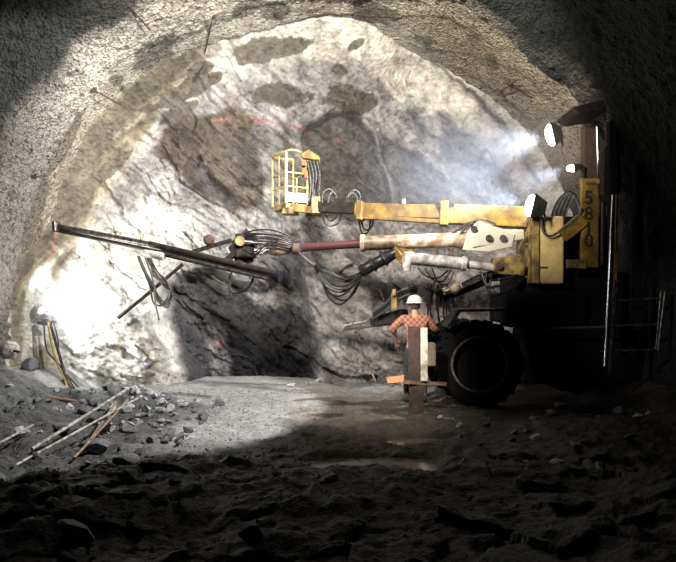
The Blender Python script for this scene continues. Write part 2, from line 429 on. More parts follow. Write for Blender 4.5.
stri = 1-np.abs(fbm(xr*.9+wx, zr*4.2+wz, 6, 4, 210))*2.6
Y += inside*.07*(1-stri)
V = np.stack([X, Y, Z], 1); u, v = proj(V)
wu = u+9*fbm(X*2.2, Z*2.2, 0, 4, 70); wv = v+9*fbm(X*2.2, Z*2.2, 5, 4, 71)
col = np.tile(np.array([.38, .36, .345]), (len(V), 1))
CREAM = np.array([.78, .74, .65]); SLAB = np.array([.115, .106, .104]); BROWN = np.array([.115, .092, .065]); PINK = np.array([.195, .178, .174])
col = mixc(col, PINK*1.75, .85*sst(-5, 6, polyd(wu, wv, [(300, 235), (560, 200), (560, 430), (310, 430)])))
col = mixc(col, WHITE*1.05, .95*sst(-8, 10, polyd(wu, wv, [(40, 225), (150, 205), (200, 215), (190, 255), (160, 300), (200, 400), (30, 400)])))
ring = sst(.84, .90, rad+.03*fbm(X*2, Z*2, 0, 3, 78))
col = mixc(col, CREAM, ring*.9)
rb = ring*sst(215, 165, u+12*fbm(X*2, Z*2, 0, 3, 79))
stk = fbm(rad*22, np.arctan2(Z-TZ, X-TX)*2.2, 0, 4, 240)
col = mixc(col, np.array([.27, .225, .155]), rb*sst(-.22, .02, stk))
col = mixc(col, DAMP*1.2, .8*ring*sst(250, 190, u)*sst(.17, .3, stk))
col = mixc(col, BROWN, .92*sst(-3, 5, polyd(wu, wv, [(165, 120), (230, 108), (255, 120), (262, 165), (266, 205), (235, 215), (205, 200), (170, 165), (150, 150)])))
st = fbm(xr*1.2, zr*5, 4, 4, 101)
col = mixc(col, BROWN*1.1, .55*sst(.08, .3, st)*sst(215, 160, v)*sst(330, 280, u))
col = mixc(col, SLAB*1.05, .9*sst(-2, 3, polyd(wu, wv, [(300, 130), (322, 112), (352, 108), (374, 132), (385, 165), (398, 208), (350, 225), (300, 215), (312, 170)])))
col = mixc(col, SLAB*1.3, .85*sst(-2, 4, polyd(wu, wv, slabB)))
col = mixc(col, SLAB*1.5, .7*sst(-2, 6, polyd(wu, wv, [(395, 100), (425, 122), (462, 150), (500, 205), (480, 212), (445, 170), (420, 145)])))
col = mixc(col, PINK*1.25, .92*sst(420, 475, wu)*sst(85, 125, wv+(wu-430)*-.45))
col = mixc(col, PINK*1.5, .8*sst(465, 500, wu)*sst(60, 90, v))  # shadow side of the face at right, painted in as grey
col = mixc(col, SLAB*1.5, .8*sst(0, 3, polyd(wu, wv, [(432, 118), (452, 118), (500, 170), (540, 215), (505, 215), (470, 165)])))
col = mixc(col, CREAM*1.0, .5*sst(-2, 6, polyd(wu, wv, [(380, 75), (418, 55), (450, 78), (478, 96), (465, 120), (440, 120), (425, 115), (390, 95)])))
col = mixc(col, SLAB*.8, .8*sst(-2, 3, polyd(wu, wv, nich)))
col = mixc(col, SLAB*.7, .75*sst(-4, 8, polyd(wu, wv, [(240, 130), (262, 150), (262, 182), (245, 188), (236, 160)])))
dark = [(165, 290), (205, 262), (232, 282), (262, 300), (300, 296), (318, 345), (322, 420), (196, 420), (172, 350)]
col = mixc(col, np.array([.022, .022, .025]), .93*sst(-4, 10, polyd(wu, wv, dark)))  # shade of the recess painted into the rock colour
col = mixc(col, DARK*.30, .9*sst(-4, 6, polyd(wu, wv, [(215, 312), (250, 330), (285, 325), (300, 360), (300, 380), (240, 380)])))  # deepest shade of the recess, also in the colour
col = mixc(col, PINK*1.1, .8*sst(-3, 4, polyd(wu, wv, [(205, 345), (220, 335), (232, 365), (228, 378), (210, 372)])))
col = mixc(col, SLAB*1.2, .6*sst(-4, 6, polyd(wu, wv, [(232, 240), (300, 245), (315, 300), (270, 300), (235, 282)])))
col = mixc(col, DARK*1.2, .85*sst(3.5, 1, lined(wu, wv, [(418, 55), (450, 78), (488, 105), (520, 150), (545, 200)]))*sst(-.3, .1, fbm(X*2, Z*2, 0, 2, 255)))
col = mixc(col, DARK, .35*crack*inside*sst(-.1, .2, fbm(X*1.6, Z*1.6, 9, 3, 98)))
col = mixc(col, BROWN*.6, .45*sst(.80, .97, stri)*inside*sst(-.15, .25, fbm(X*.9, Z*.9, 9, 3, 99)))
col = mixc(col, col*.62, .5*sst(.0, .3, fbm(xr*.7, zr*1.9, 12, 5, 230)))
for pts in ([(45, 245), (60, 215), (78, 165), (100, 132)], [(60, 240), (72, 205), (95, 165), (130, 130), (165, 112)]):
    col = mixc(col, DAMP, .6*sst(4, 1, lined(wu, wv, pts)))
RED = np.array([.40, .13, .12])
for pts in ([(212, 120), (250, 119), (285, 122), (310, 132), (340, 140), (355, 155)], [(232, 118), (262, 121)]):
    col = mixc(col, RED, .6*sst(2.2, .8, lined(u+.25*(wu-u), v+.25*(wv-v), pts))*sst(-.25, .1, fbm(X*4, Z*4, 0, 2, 120)))
for pts in ([(60, 222), (54, 240), (50, 262)], [(218, 343), (222, 341), (223, 345), (219, 347)], [(138, 372), (150, 368)]):
    col = mixc(col, RED*1.1, .5*sst(2.0, .8, lined(u, v, pts)))
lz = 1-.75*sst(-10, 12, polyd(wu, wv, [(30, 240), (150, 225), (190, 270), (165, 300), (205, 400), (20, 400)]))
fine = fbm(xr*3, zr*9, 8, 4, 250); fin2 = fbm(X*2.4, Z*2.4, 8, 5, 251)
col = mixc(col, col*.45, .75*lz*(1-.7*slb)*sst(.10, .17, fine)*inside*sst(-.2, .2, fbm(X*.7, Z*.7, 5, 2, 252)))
col = mixc(col, np.clip(col*1.45, 0, .7), .7*sst(.08, .16, fin2)*inside*(1-.7*slb))
col = mixc(col, DARK, .6*sst(.035, .012, np.abs(fbm(xr*1.3, zr*3.4, 3, 4, 253)))*inside*sst(0, .25, fbm(X*.9, Z*.9, 5, 2, 254))*sst(420, 330, u))
col *= (1+.35*fbm(X*5, Z*5, 2, 4, 110)+.15*st)[:, None]
col = mixc(col, DAMP*1.25, patchmask(u, v, .75*fbm(X*2.6, Y*2.6, Z*2.6, 5, 31))*.92)
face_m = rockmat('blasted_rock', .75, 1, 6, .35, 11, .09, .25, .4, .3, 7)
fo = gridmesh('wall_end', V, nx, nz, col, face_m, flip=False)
tag(fo, 'blasted rock face at the end of the tunnel, pale above and dark in the recess', None, None, 'structure')

# ---- floor
pud = [((348, 401), 11.55, (.95, .42)), ((376, 466), 6.95, (.72, .42)), ((420, 448), 8.1, (.45, .25)), ((430, 478), 6.5, (.35, .12)), ((408, 424), 9.5, (.35, .2))]
pudc = [((px-CX)/F*Yp, Yp, r) for (px, py), Yp, r in pud]
WATER = -.035
def floorz(x, y):
    x = np.asarray(x, float); y = np.asarray(y, float)
    z = .07*fbm(x*.5, y*.5, 0, 3, 130)+.07*fbm(x*2.2, y*2.2, 0, 4, 131)*sst(12.5, 9.5, y)+.03*fbm(x*6, y*6, 0, 3, 132)*sst(12.5, 10, y)+.012*fbm(x*14, y*14, 0, 2, 133)
    muddy = sst(-1.6, -.3, x+(9.5-y)*.28)*sst(12.3, 11, y)
    z = z+.085*facets(x*2.4+.5*fbm(x*2, y*2, 0, 3, 190), y*2.8, 191, .6, .6)[0]*sst(8.0, 6.8, y)*(1-.85*np.exp(-((x-.4)/1.2)**2)*sst(4.6, 5.6, y))
    z = z+.05*np.abs(fbm(x*5, y*6, 3, 3, 180))*sst(9.5, 8, y)
    z = z+muddy*.05*np.abs(fbm(x*2.6, y*3.4, 3, 4, 134))
    z = z+.32*np.exp(-(((x+3.35)/.75)**2+((y-10.3)/.8)**2))                      # heap by the left wall
    z = z+.10*fbm(x*3.5, y*3.5, 0, 4, 171)*sst(-1.6, -2.8, x)*sst(11.8, 10.5, y)
    z = z+.30*np.exp(-(((x+4.7)/.8)**2+((y-9.6)/1.9)**2))
    z = z+.55*sst(-4.6, -5.6, x)*(1+.4*vn(x*2, y*2, 0, 5))
    z = z+.35*sst(4.0, 5.2, x)+.18*np.exp(-(((x-3.4)/1.1)**2+((y-8.4)/1.0)**2))
    z = z+.22*sst(-.35, .25, fbm(x*.9, y*.9, 4, 3, 140))*sst(7.4, 5.6, y)*.6
    for px, py, (rx, ry) in pudc:
        d = np.sqrt(((x-px)/rx)**2+((y-py)/ry)**2)+.35*fbm(x*2.3, y*2.3, 1, 3, 141)
        k = sst(1.35, .75, d); z = z*(1-k)+(-.075)*k
    return z
fx = np.concatenate([np.linspace(-6.3, -5.2, 20)[:-1], np.linspace(-5.2, 5.4, 430), np.linspace(5.4, 6.0, 8)[1:]])
fy = np.concatenate([np.linspace(-6, 3.6, 24)[:-1], np.linspace(3.6, 15.0, 430)])
X, Y = [a.ravel() for a in np.meshgrid(fx, fy, indexing='ij')]
Z = floorz(X, Y)
V = np.stack([X, Y, Z], 1); u, v = proj(V)
GRAV = np.array([.29, .288, .285]); MUD = np.array([.055, .043, .030]); MUDL = np.array([.23, .20, .16])
col = np.tile(GRAV, (len(V), 1))
muddy = sst(-.25, .25, (X+.55+(9.2-Y)*.22)*.8+.5*fbm(X*1.3, Y*1.3, 0, 3, 150))*sst(12.6, 11.6, Y+.4*fbm(X*2, Y*1.2, 0, 3, 151))
col = mixc(col, MUD, muddy*.92)
col = mixc(col, MUDL*1.25, .85*muddy*sst(8.0, 10, Y)*sst(.02, .22, fbm(X*.9, Y*2.2, 0, 4, 152)))  # paler mud patches, also painting in lamplight towards the face
col = mixc(col, GRAV*.08, .96*sst(8.4, 6.6, Y+.5*fbm(X, Y, 0, 3, 159))*(1-muddy))  # gloom of the unlit foreground put into the gravel colour
col = mixc(col, MUD*.5, .9*sst(1.9, 3.0, X+.5*fbm(X, Y, 0, 3, 160)))  # unlit ground beside the rig, painted darker
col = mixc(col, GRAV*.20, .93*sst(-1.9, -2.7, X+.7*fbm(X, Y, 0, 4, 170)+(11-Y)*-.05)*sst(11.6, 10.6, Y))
col *= (1-.6*sst(7.2, 6.0, Y)*muddy)[:, None]  # the same foreground gloom painted onto the mud
col *= (1+.35*fbm(X*7, Y*7, 0, 3, 153))[:, None]
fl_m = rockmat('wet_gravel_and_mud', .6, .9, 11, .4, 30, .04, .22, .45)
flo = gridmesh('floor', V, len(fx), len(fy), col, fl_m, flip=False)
tag(flo, 'muddy gravel floor of the tunnel', None, None, 'structure')
m, nt, b = nodes('muddy_water'); b.inputs['Base Color'].default_value = (.15, .125, .095, 1); b.inputs['Roughness'].default_value = .16
nn = nt.nodes.new('ShaderNodeTexNoise'); nn.inputs['Scale'].default_value = 9; bp = nt.nodes.new('ShaderNodeBump'); bp.inputs['Strength'].default_value = .25
nt.links.new(nn.outputs['Fac'], bp.inputs['Height']); nt.links.new(bp.outputs['Normal'], b.inputs['Normal'])
plab = ['wide shallow puddle of brown water left of the upright post', 'brown puddle nearest the camera, in front of the post', 'small puddle between the post and the nearest puddle',
        'thin sliver of water at the right end of the nearest puddle', 'small puddle at the foot of the upright post']
for (px, py, (rx, ry)), lb in zip(pudc, plab):
    n = 40; vs = [(px+rx*1.45*math.cos(2*math.pi*k/n), py+ry*1.45*math.sin(2*math.pi*k/n), WATER) for k in range(n)]
    o = MB().add(vs, [tuple(range(n))]).obj('puddle', m); tag(o, lb, 'puddle', 'muddy puddles on the floor')
def gz_(x, y): return float(floorz(np.array([x]), np.array([y]))[0])

# ================================================================ ROCKS
def rock_mesh(seed, flat=1.0):
    import bmesh
    rn = random.Random(seed); bm = bmesh.new(); bmesh.ops.create_icosphere(bm, subdivisions=3, radius=1)
    for k in range(17):
        d = Vector((rn.gauss(0, 1), rn.gauss(0, 1), rn.gauss(0, 1))).normalized(); h = rn.uniform(.30, .74)
        for vv in bm.verts:
            t = vv.co.dot(d)
            if t > h: vv.co -= d*(t-h)
    s = Vector((rn.uniform(.8, 1.2), rn.uniform(.6, 1), rn.uniform(.4, .75)*flat))
    for vv in bm.verts: vv.co = Vector((vv.co.x*s.x, vv.co.y*s.y, vv.co.z*s.z))*(1+rn.uniform(-.012, .012))
    bmesh.ops.dissolve_limit(bm, angle_limit=.08, verts=bm.verts, edges=bm.edges)
    me = bpy.data.meshes.new('rock'); bm.to_mesh(me); bm.free(); return me
RM = []
for i in range(12):
    for mm in ('rock', 'rock_light'):
        me = rock_mesh(100+i); me.materials.append(M[mm]); RM.append(me)
def put_rock(x, y, s, label, group, pale=False, name='rock', up=.25, k=None):
    i = random.randrange(12) if k is None else k
    o = bpy.data.objects.new(name, RM[i*2+(1 if pale else 0)]); C.objects.link(o)
    o.scale = (s, s, s); o.location = (x, y, gz_(x, y)+s*up)
    o.rotation_euler = (random.uniform(-.5, .5), random.uniform(-.5, .5), random.uniform(0, 6.28))
    return tag(o, label, 'rock', group)
def gp(px, py):                                       # ground point seen at a pixel (level floor)
    Yg = F*EYE/(py-HY); return (px-CX)/F*Yg, Yg
big = [(133, 402, .24, 'pale angular boulder at the top of the rubble heap beside the steel bars', True), (112, 422, .19, 'pale flat-topped boulder below the topmost one in the heap', True),
       (146, 418, .17, 'grey boulder on the right shoulder of the rubble heap', True), (128, 436, .21, 'broad slab of grey rock on the front of the heap', False),
       (152, 442, .15, 'grey rock at the right foot of the rubble heap', False), (95, 452, .20, 'dark boulder under the lower ends of the steel bars', False),
       (125, 466, .22, 'dark flat slab in front of the rubble heap', False), (62, 440, .2, 'dark boulder left of the steel bars', False),
       (75, 536, .17, 'grey rock catching light at the bottom left of the picture', True), (560, 408, .15, 'pale rock on the mud under the ladder side of the machine', True),
       (622, 418, .17, 'rock with a lit edge at the right below the ladder', False), (28, 400, .26, 'grey boulder against the foot of the left wall', False),
       (88, 386, .26, 'dark rock at the foot of the lamp stand hoses', False), (312, 548, .1, 'small pale rock at the bottom centre of the picture', True)]
for px, py, s, lb, pale in big:
    x, y = gp(px, py); put_rock(x, y, s, lb, None, pale, 'boulder', up=.35)
n = 0
while n < 180:                                        # the heap
    x = random.gauss(-3.1, .8); y = random.gauss(9.4, 1.1)
    if not (6.8 < y < 11.8 and -5.2 < x < -1.9): continue
    put_rock(x, y, .045+.13*random.random()**2.2, 'grey broken rock in the rubble heap near the left wall', 'rocks of the rubble heap', random.random() < (.7 if -3.4 < x < -2.3 and y > 8.6 else .2)); n += 1
for k in range(50):
    x = random.uniform(-4.6, -.5) ; y = random.uniform(4.3, 7.6)
    put_rock(x, y, .03+.12*random.random()**2, 'dark rock strewn over the unlit foreground left of centre', 'rocks strewn in the dark foreground', random.random() < .15)
for k in range(40):
    x = random.uniform(1.2, 5.0); y = random.uniform(5.5, 9.8)
    if x > .49*y: continue
    put_rock(x, y, random.uniform(.04, .12), 'dark rock in the mud in front of the machine', 'rocks in the mud before the machine', random.random() < .15)
for k in range(18):
    x = random.uniform(-1.2, 2.4); y = random.uniform(13.2, 14.0)
    put_rock(x, y, random.uniform(.06, .15), 'rock fallen at the foot of the rock face behind the worker', 'rocks at the foot of the face', random.random() < .5)
gb = MB()                                             # loose gravel nobody could count
for k in range(3800):
    x = random.uniform(-4.6, 2.0); y = 4.2+8.6*random.random()**.8
    s = random.uniform(.006, .020); z = gz_(x, y) if k < 0 else 0
    gb_x = (x, y, s); gb.v.append(gb_x)
arr = np.array(gb.v); gzz = floorz(arr[:, 0], arr[:, 1]); gb.v = []
for (x, y, s), z in zip(arr, gzz):
    if z < -.03: continue
    a = [Vector((random.gauss(0, 1), random.gauss(0, 1), random.gauss(0, .7))).normalized()*s for _ in range(4)]
    c = Vector((x, y, z+s*.3)); vs = [c+Vector((s, 0, -.3*s)), c+Vector((-.6*s, .8*s, -.2*s)), c+Vector((-.6*s, -.8*s, -.3*s)), c+a[0]*.6+Vector((0, 0, .6*s)), c+a[1]*.9]
    gb.add(vs, [(0, 1, 3), (1, 2, 3), (2, 0, 3), (0, 2, 1), (0, 1, 4), (1, 2, 4)])
me = bpy.data.meshes.new('gravel'); me.from_pydata(gb.v, [], gb.f); me.materials.append(M['rock'])
o = bpy.data.objects.new('gravel', me); C.objects.link(o); tag(o, 'loose grey gravel scattered over the floor', 'gravel', None, 'stuff')

# ================================================================ STEEL BARS, BOLTS, LEFT LAMP
def bar(name, p, q, r, m, label, cat, group=None):
    o = MB().cyl(p, q, r, n=8).obj(name, m, None, True); return tag(o, label, cat, group)
bar('steel_bar', P(128, 389, 9.1), P(32, 449, 7.3), .020, M['bar'], 'thickest pale steel bar leaning on the rubble heap', 'bar', 'bars on the rubble heap')
bar('steel_bar', P(142, 396, 9.0), P(14, 466, 6.7), .015, M['bar'], 'longest thin steel bar leaning on the rubble heap', 'bar', 'bars on the rubble heap')
bar('steel_bar', P(116, 402, 8.8), P(90, 440, 7.7), .014, M['wood'], 'short brownish bar lying steepest across the heap', 'bar', 'bars on the rubble heap')
bar('steel_bar', P(128, 400, 8.9), P(74, 458, 7.0), .014, M['wood'], 'brownish bar whose low end lies nearest the camera', 'bar', 'bars on the rubble heap')
bar('steel_bar', P(33, 425, 7.7), P(-6, 446, 7.0), .014, M['bar'], 'thin bright bar lying at the left edge of the picture', 'bar', 'bars on the rubble heap')
bar('plank', P(41, 396, 9.9), P(77, 402, 9.8), .03, M['wood'], 'short wooden plank lying at the foot of the left lamp', 'plank')
# rock bolts and pins in the lining
def hit(px, py):                                      # where a line of sight meets the lining
    a = (px-CX)/F; b = (HY-py)/F; A = a*a+b*b; B = 2*(-a*TX+b*(EYE-TZ)); Cc = TX*TX+(EYE-TZ)**2-5.6**2
    return min((-B+math.sqrt(B*B-4*A*Cc))/(2*A), 12.9)
pins = [((94, 90), (121, 105), 'bent steel pin low on the left of the arch'), ((127, 4), (150, 30), 'steel pin highest on the left of the arch'), ((172, 34), (184, 40), 'short steel pin with a plate left of the roof centre'),
        ((213, 15), (205, 52), 'thin wire hanging from the roof left of centre'), ((500, 92), (517, 80), 'steel pin pointing up right on the right of the arch'), ((507, 82), (526, 92), 'steel pin pointing down right on the right of the arch'),
        ((34, 176), (42, 177), 'stub of steel sticking from the left wall'), ((276, 11), (283, 16), 'short bolt end in the damp patch at the roof'), ((197, 75), (203, 66), 'short bolt end in the broad damp patch left of the roof centre')]
for (a, b_, c, d, lb) in [(p[0], p[1], q[0], q[1], lb) for p, q, lb in pins]:
    y1 = hit(a, b_); y2 = hit(c, d); o = MB()
    q1 = P(a, b_, y1-.05); q2 = P(c, d, y2-.22); o.cyl(q1, q2, .014, n=6)
    o.box(q1, (.09, .03, .09)); tag(o.obj('rock_bolt', M['rust']), lb, 'bolt', 'pins in the lining')
pb = empty('rock_bolt', P(14, 350, 10.75), 'large round bolt plate with a stub on the left wall', 'bolt')
c = P(12, 350, 10.9)
MB().rings(c+Vector((-.1, .05, 0)), c+Vector((.07, -.07, 0)), [(0, .16), (.6, .15), (1, .05)], 18).obj('plate', M['bar'], pb, True)
MB().cyl(c+Vector((0, -.02, 0)), c+Vector((.20, -.16, -.02)), .022).obj('bolt_end', M['rust'], pb, True)
# left lamp on its stand
LP = P(49, 308, 12.1)
ls = empty('work_lamp', (LP.x, 12.0, gz_(LP.x, 12.0)), 'blazing work lamp on a stand against the left wall', 'lamp')
foot = P(70, 392, 11.9); 
MB().cyl(P(50, 322, 12.0), foot, .025).obj('pole', M['rust'], ls, True)
mb = MB()
for dx, dy in ((-.25, -.1), (.22, -.2), (.1, .3)): mb.cyl(P(67, 375, 11.9), foot+Vector((dx, dy, -.02)), .014, n=8)
mb.obj('tripod', M['rust'], ls, True)
mb = MB().beam(P(38, 323, 12.05), P(56, 322, 12.0), .05, .05); mb.box(P(45, 322, 12.0), (.10, .1, .12))
mb.obj('bracket', M['rust'], ls, bevel=.005)
mb = MB().rings(LP+Vector((-.14, .06, -.02)), LP+Vector((.02, -.05, .03)), [(0, .05), (.3, .1), (1, .17)], 18, False)
mb.obj('reflector', M['steel'], ls, True)
MB().sphere(LP+Vector((.07, -.10, .05)), .095).obj('bulb', M['bulb'], ls, True)
MB().tube([P(48, 322, 11.95), P(52, 345, 11.9), P(58, 365, 11.85), P(66, 383, 11.8), P(66, 398, 11.6)], .022).obj('cable', M['hose_yellow'], ls, True)
MB().tube([P(44, 323, 11.95), P(47, 350, 11.9), P(62, 368, 11.85), P(70, 392, 11.8), P(80, 401, 11.6)], .016).obj('cable', M['hose_grey'], ls, True)
MB().tube([P(53, 320, 11.95), P(58, 340, 11.9), P(60, 358, 11.85), P(72, 388, 11.8), P(100, 395, 11.7)], .014).obj('cable', M['hose_grey'], ls, True)
o = MB().tube([P(183, 264, 12.6), P(150, 292, 12.55), P(118, 318, 12.5)], .035).obj('drill_rod', M['dark'], None, True)
tag(o, 'dark steel rod leaning down to the left against the white rock', 'rod')
o = MB().tube([P(135, 345, 13.2), P(148, 356, 13.0)], .02).obj('rod_stub', M['rust'], None, True); tag(o, 'short stub of rod in the pale rock right of the lamp', 'rod')
o = MB().tube([P(376, 382, 13.0), P(362, 352, 13.2)], .02).obj('pole', M['wood'], None, True); tag(o, 'thin pole leaning on the rock left of the worker', 'rod')

# ================================================================ DRILLING JUMBO
J = empty('drilling_jumbo', (2.6, 11.2, gz_(2.6, 11.2)), 'yellow and black drilling rig with booms reaching left to the rock face', 'drilling rig')
def J_(mb, name, m, smooth=False, bevel=0, parent=None): return mb.obj(name, M[m], parent or J, smooth, bevel)
# basket boom
s = J_(MB().beam(P(527, 218, 10.9), P(440, 214, 11.2), .30, .34, .30, .32), 'basket_boom', 'yellow', bevel=.012)
mb = MB().beam(P(441, 212.5, 11.2), P(356, 210, 11.6), .27, .23); J_(mb, 'boom_section', 'yellow', bevel=.012, parent=s)
mb = MB().beam(P(448, 222, 11.1), P(360, 217, 11.5), .14, .07)
mb.beam(P(358, 211, 11.48), P(363, 211, 11.46), .33, .33); mb.beam(P(440, 214, 11.1), P(448, 214, 11.08), .36, .40); J_(mb, 'boom_rail', 'yellow', bevel=.01, parent=s)
J_(MB().beam(P(357, 208.5, 11.6), P(319, 207, 11.8), .2, .2), 'inner_boom', 'dark', bevel=.01, parent=s)
mb = MB()
for t in (438, 452): mb.cyl(P(t, 205, 11.08), P(t, 205, 10.9), .04)
mb.cyl(P(403, 199, 11.35), P(403, 204, 11.35), .05); J_(mb, 'pin', 'steel', True, parent=s)
mb = MB().box(P(316, 206, 11.85), (.16, .3, .3)); mb.beam(P(312, 210, 11.9), P(290, 208, 12.1), .1, .12); J_(mb, 'boom_head', 'yellow_dirty', bevel=.01, parent=s)
# basket
B0 = P(286, 203, 12.0); e1_ = Vector((-.30, .50, 0)); e2_ = Vector((.38, .23, 0)); H = Vector((0, 0, .96))
bk = J_(MB().prism([B0, B0+e1_, B0+e1_+e2_, B0+e2_], (0, 0, -.09)), 'work_basket', 'yellow_dirty', bevel=.008)
cs = [B0, B0+e2_, B0+e1_+e2_, B0+e1_]
for k, (c, r) in enumerate(zip(cs, (.026, .02, .02, .024))): J_(MB().cyl(c, c+H*(1 if k != 1 else .66), r, n=10), 'post', 'pale_yellow', True, parent=bk)
for a in (.5,): 
    for p, q in ((0, 3), (0, 1)): J_(MB().cyl(cs[p].lerp(cs[q], a), cs[p].lerp(cs[q], a)+H*(.5 if q == 1 else .95), .014, n=8), 'post', 'pale_yellow', True, parent=bk)
for h in (.33, .60): J_(MB().tube([cs[1]+H*h, cs[0]+H*h, cs[3]+H*h, cs[2]+H*h, cs[1]+H*h], .016, smooth=1), 'mid_rail', 'pale_yellow', True, parent=bk)
J_(MB().tube([cs[2]+H, cs[3]+H*.99, cs[0]+H, cs[0].lerp(cs[1], .4)+H*1.04, cs[0].lerp(cs[1], .85)+H*.96, cs[1]+H*.66], .022), 'top_rail', 'pale_yellow', True, parent=bk)
mb = MB(); o_ = Vector((0, -.02, .03)); mb.prism([cs[0]+o_, cs[1]+o_, cs[1]+o_+Vector((0, 0, .17)), cs[0]+o_+Vector((0, 0, .17))], (0, -.015, 0)); J_(mb, 'kick_plate', 'clean', parent=bk)
mb = MB().box(P(291, 212, 12.2), (.30, .3, .1)); mb.cyl(P(290, 207, 12.0), P(290, 214, 12.0), .06); J_(mb, 'basket_pivot', 'yellow_dirty', bevel=.008, parent=bk)
mb = MB().prism([P(301, 154, 12.1), P(308, 149, 12.1), P(320, 157, 12.1), P(319, 160, 12.1), P(303, 158, 12.1)], (0, .3, 0)); J_(mb, 'control_cover', 'yellow', parent=bk, bevel=.01)
mb = MB().box(P(306, 168, 12.25), (.16, .16, .3)); J_(mb, 'control_box', 'yellow', parent=bk, bevel=.01)
mb = MB().box(P(303.5, 163, 12.1), (.06, .04, .09)); mb.box(P(306, 176, 12.15), (.05, .04, .06)); J_(mb, 'control_lever', 'red', parent=bk)
for k in range(7):
    x = 309+k*1.6; J_(MB().tube([P(x-2, 161, 12.0), P(x+1, 176, 11.95+.04*k), P(x+random.uniform(-2, 2), 190, 11.95), P(x-1+random.uniform(-1, 3), 204, 11.9)], .012 if k % 2 else .017), 'hose', ('hose_grey', 'hose')[k % 2], True, parent=bk)
for k, (x0, x1, t) in enumerate(((322, 334, 189), (328, 336, 192), (348, 360, 190), (346, 357, 193))):
    J_(MB().tube([P(x0, 203, 11.6), P(x0+1, t+4, 11.55), P((x0+x1)/2+1, t, 11.55), P(x1, t+5, 11.6), P(x1-1, 203, 11.65)], .014), 'hose_loop', 'hose_grey', True, parent=s)
for k, (x0, x1, t) in enumerate(((322, 341, 226), (325, 338, 221), (360, 374, 230), (358, 371, 234))):
    J_(MB().tube([P(x0, 214, 11.6), P(x0+3, t-3, 11.5), P((x0+x1)/2, t, 11.5), P(x1-2, t-4, 11.5), P(x1, 214, 11.6)], .016), 'hose_loop', 'hose', True, parent=s)
# main drill boom
d0 = P(500, 238, 10.7); d1 = P(361, 243.5, 11.1)
db = J_(MB().rings(d0, d1, [(0, .13), (.04, .15), (.3, .145), (.32, .125), (.97, .115), (.972, .15), (1, .15)], 24), 'drill_boom', 'white', True)
J_(MB().rings(P(362, 243.5, 11.1), P(293, 248.5, 11.4), [(0, .075), (.93, .072), (.94, .1), (1, .1)], 20), 'extension_tube', 'maroon', True, parent=db)
J_(MB().cyl(P(363, 243.4, 11.09), P(398, 242.1, 10.99), .124, n=24), 'boom_sleeve', 'sleeve', True, parent=db)
mb = MB().beam(P(470, 239, 10.65), P(522, 235, 10.7), .26, .30, .22, .16)
mb.prism([P(463, 250, 10.55), P(468, 231, 10.55), P(478, 221, 10.55), P(500, 228, 10.55), P(515, 234, 10.55), P(512, 247, 10.55), P(488, 252, 10.55)], (0, .07, 0))
mb.prism([P(463, 250, 10.85), P(468, 231, 10.85), P(478, 221, 10.85), P(500, 228, 10.85), P(515, 234, 10.85), P(512, 247, 10.85), P(488, 252, 10.85)], (0, .07, 0))
J_(mb, 'boom_bracket', 'clean', bevel=.012, parent=db)
mb = MB()
for x, y in ((489, 238), (503, 238), (474, 229)): mb.cyl(P(x, y, 10.5), P(x, y, 10.98), .055)
J_(mb, 'pivot_pin', 'steel', True, parent=db)
mb = MB().beam(P(395, 249, 10.95), P(405, 262, 10.8), .12, .12); mb.prism([P(393, 241, 10.93), P(418, 243, 10.93), P(412, 254, 10.93), P(397, 255, 10.93)], (0, .1, 0)); J_(mb, 'cylinder_bracket', 'yellow', bevel=.01, parent=db)
mb = MB().rings(P(407, 258, 10.75), P(466, 264, 10.75), [(0, .09), (.06, .12), (.1, .105), (.92, .105), (.93, .125), (1, .125)], 20); J_(mb, 'hydraulic_cylinder', 'silver', True, parent=db)
J_(MB().cyl(P(464, 264, 10.75), P(497, 268, 10.75), .065), 'piston_rod', 'silver', True, parent=db)
mb = MB().rings(P(407, 252, 10.68), P(407, 271, 10.68), [(0, .06), (.5, .085), (1, .06)], 16); J_(mb, 'cylinder_end', 'silver', True, parent=db)
mb = MB().prism([P(494, 258, 10.65), P(520, 254, 10.65), P(526, 262, 10.65), P(524, 276, 10.65), P(500, 274, 10.65), P(494, 268, 10.65)], (0, .25, 0)); J_(mb, 'knuckle', 'yellow_dirty', bevel=.012, parent=db)
J_(MB().cyl(P(499, 266, 10.6), P(499, 266, 10.95), .06), 'pivot_pin', 'rust', True, parent=db)
for k in range(3):
    J_(MB().tube([P(418+k*7, 268, 10.7), P(426+k*6, 276+k*3, 10.65), P(438+k*5, 278+k*3, 10.65), P(448+k*3, 270, 10.7)], .014), 'hose', 'hose', True, parent=db)
J_(MB().tube([P(448, 238, 10.85), P(460, 228, 10.7), P(474, 222, 10.65), P(490, 226, 10.65), P(505, 234, 10.7)], .022), 'hose', 'hose_grey', True, parent=db)
J_(MB().tube([P(455, 240, 10.8), P(468, 226, 10.6), P(480, 219, 10.6), P(496, 224, 10.6)], .018), 'hose', 'hose_grey', True, parent=db)
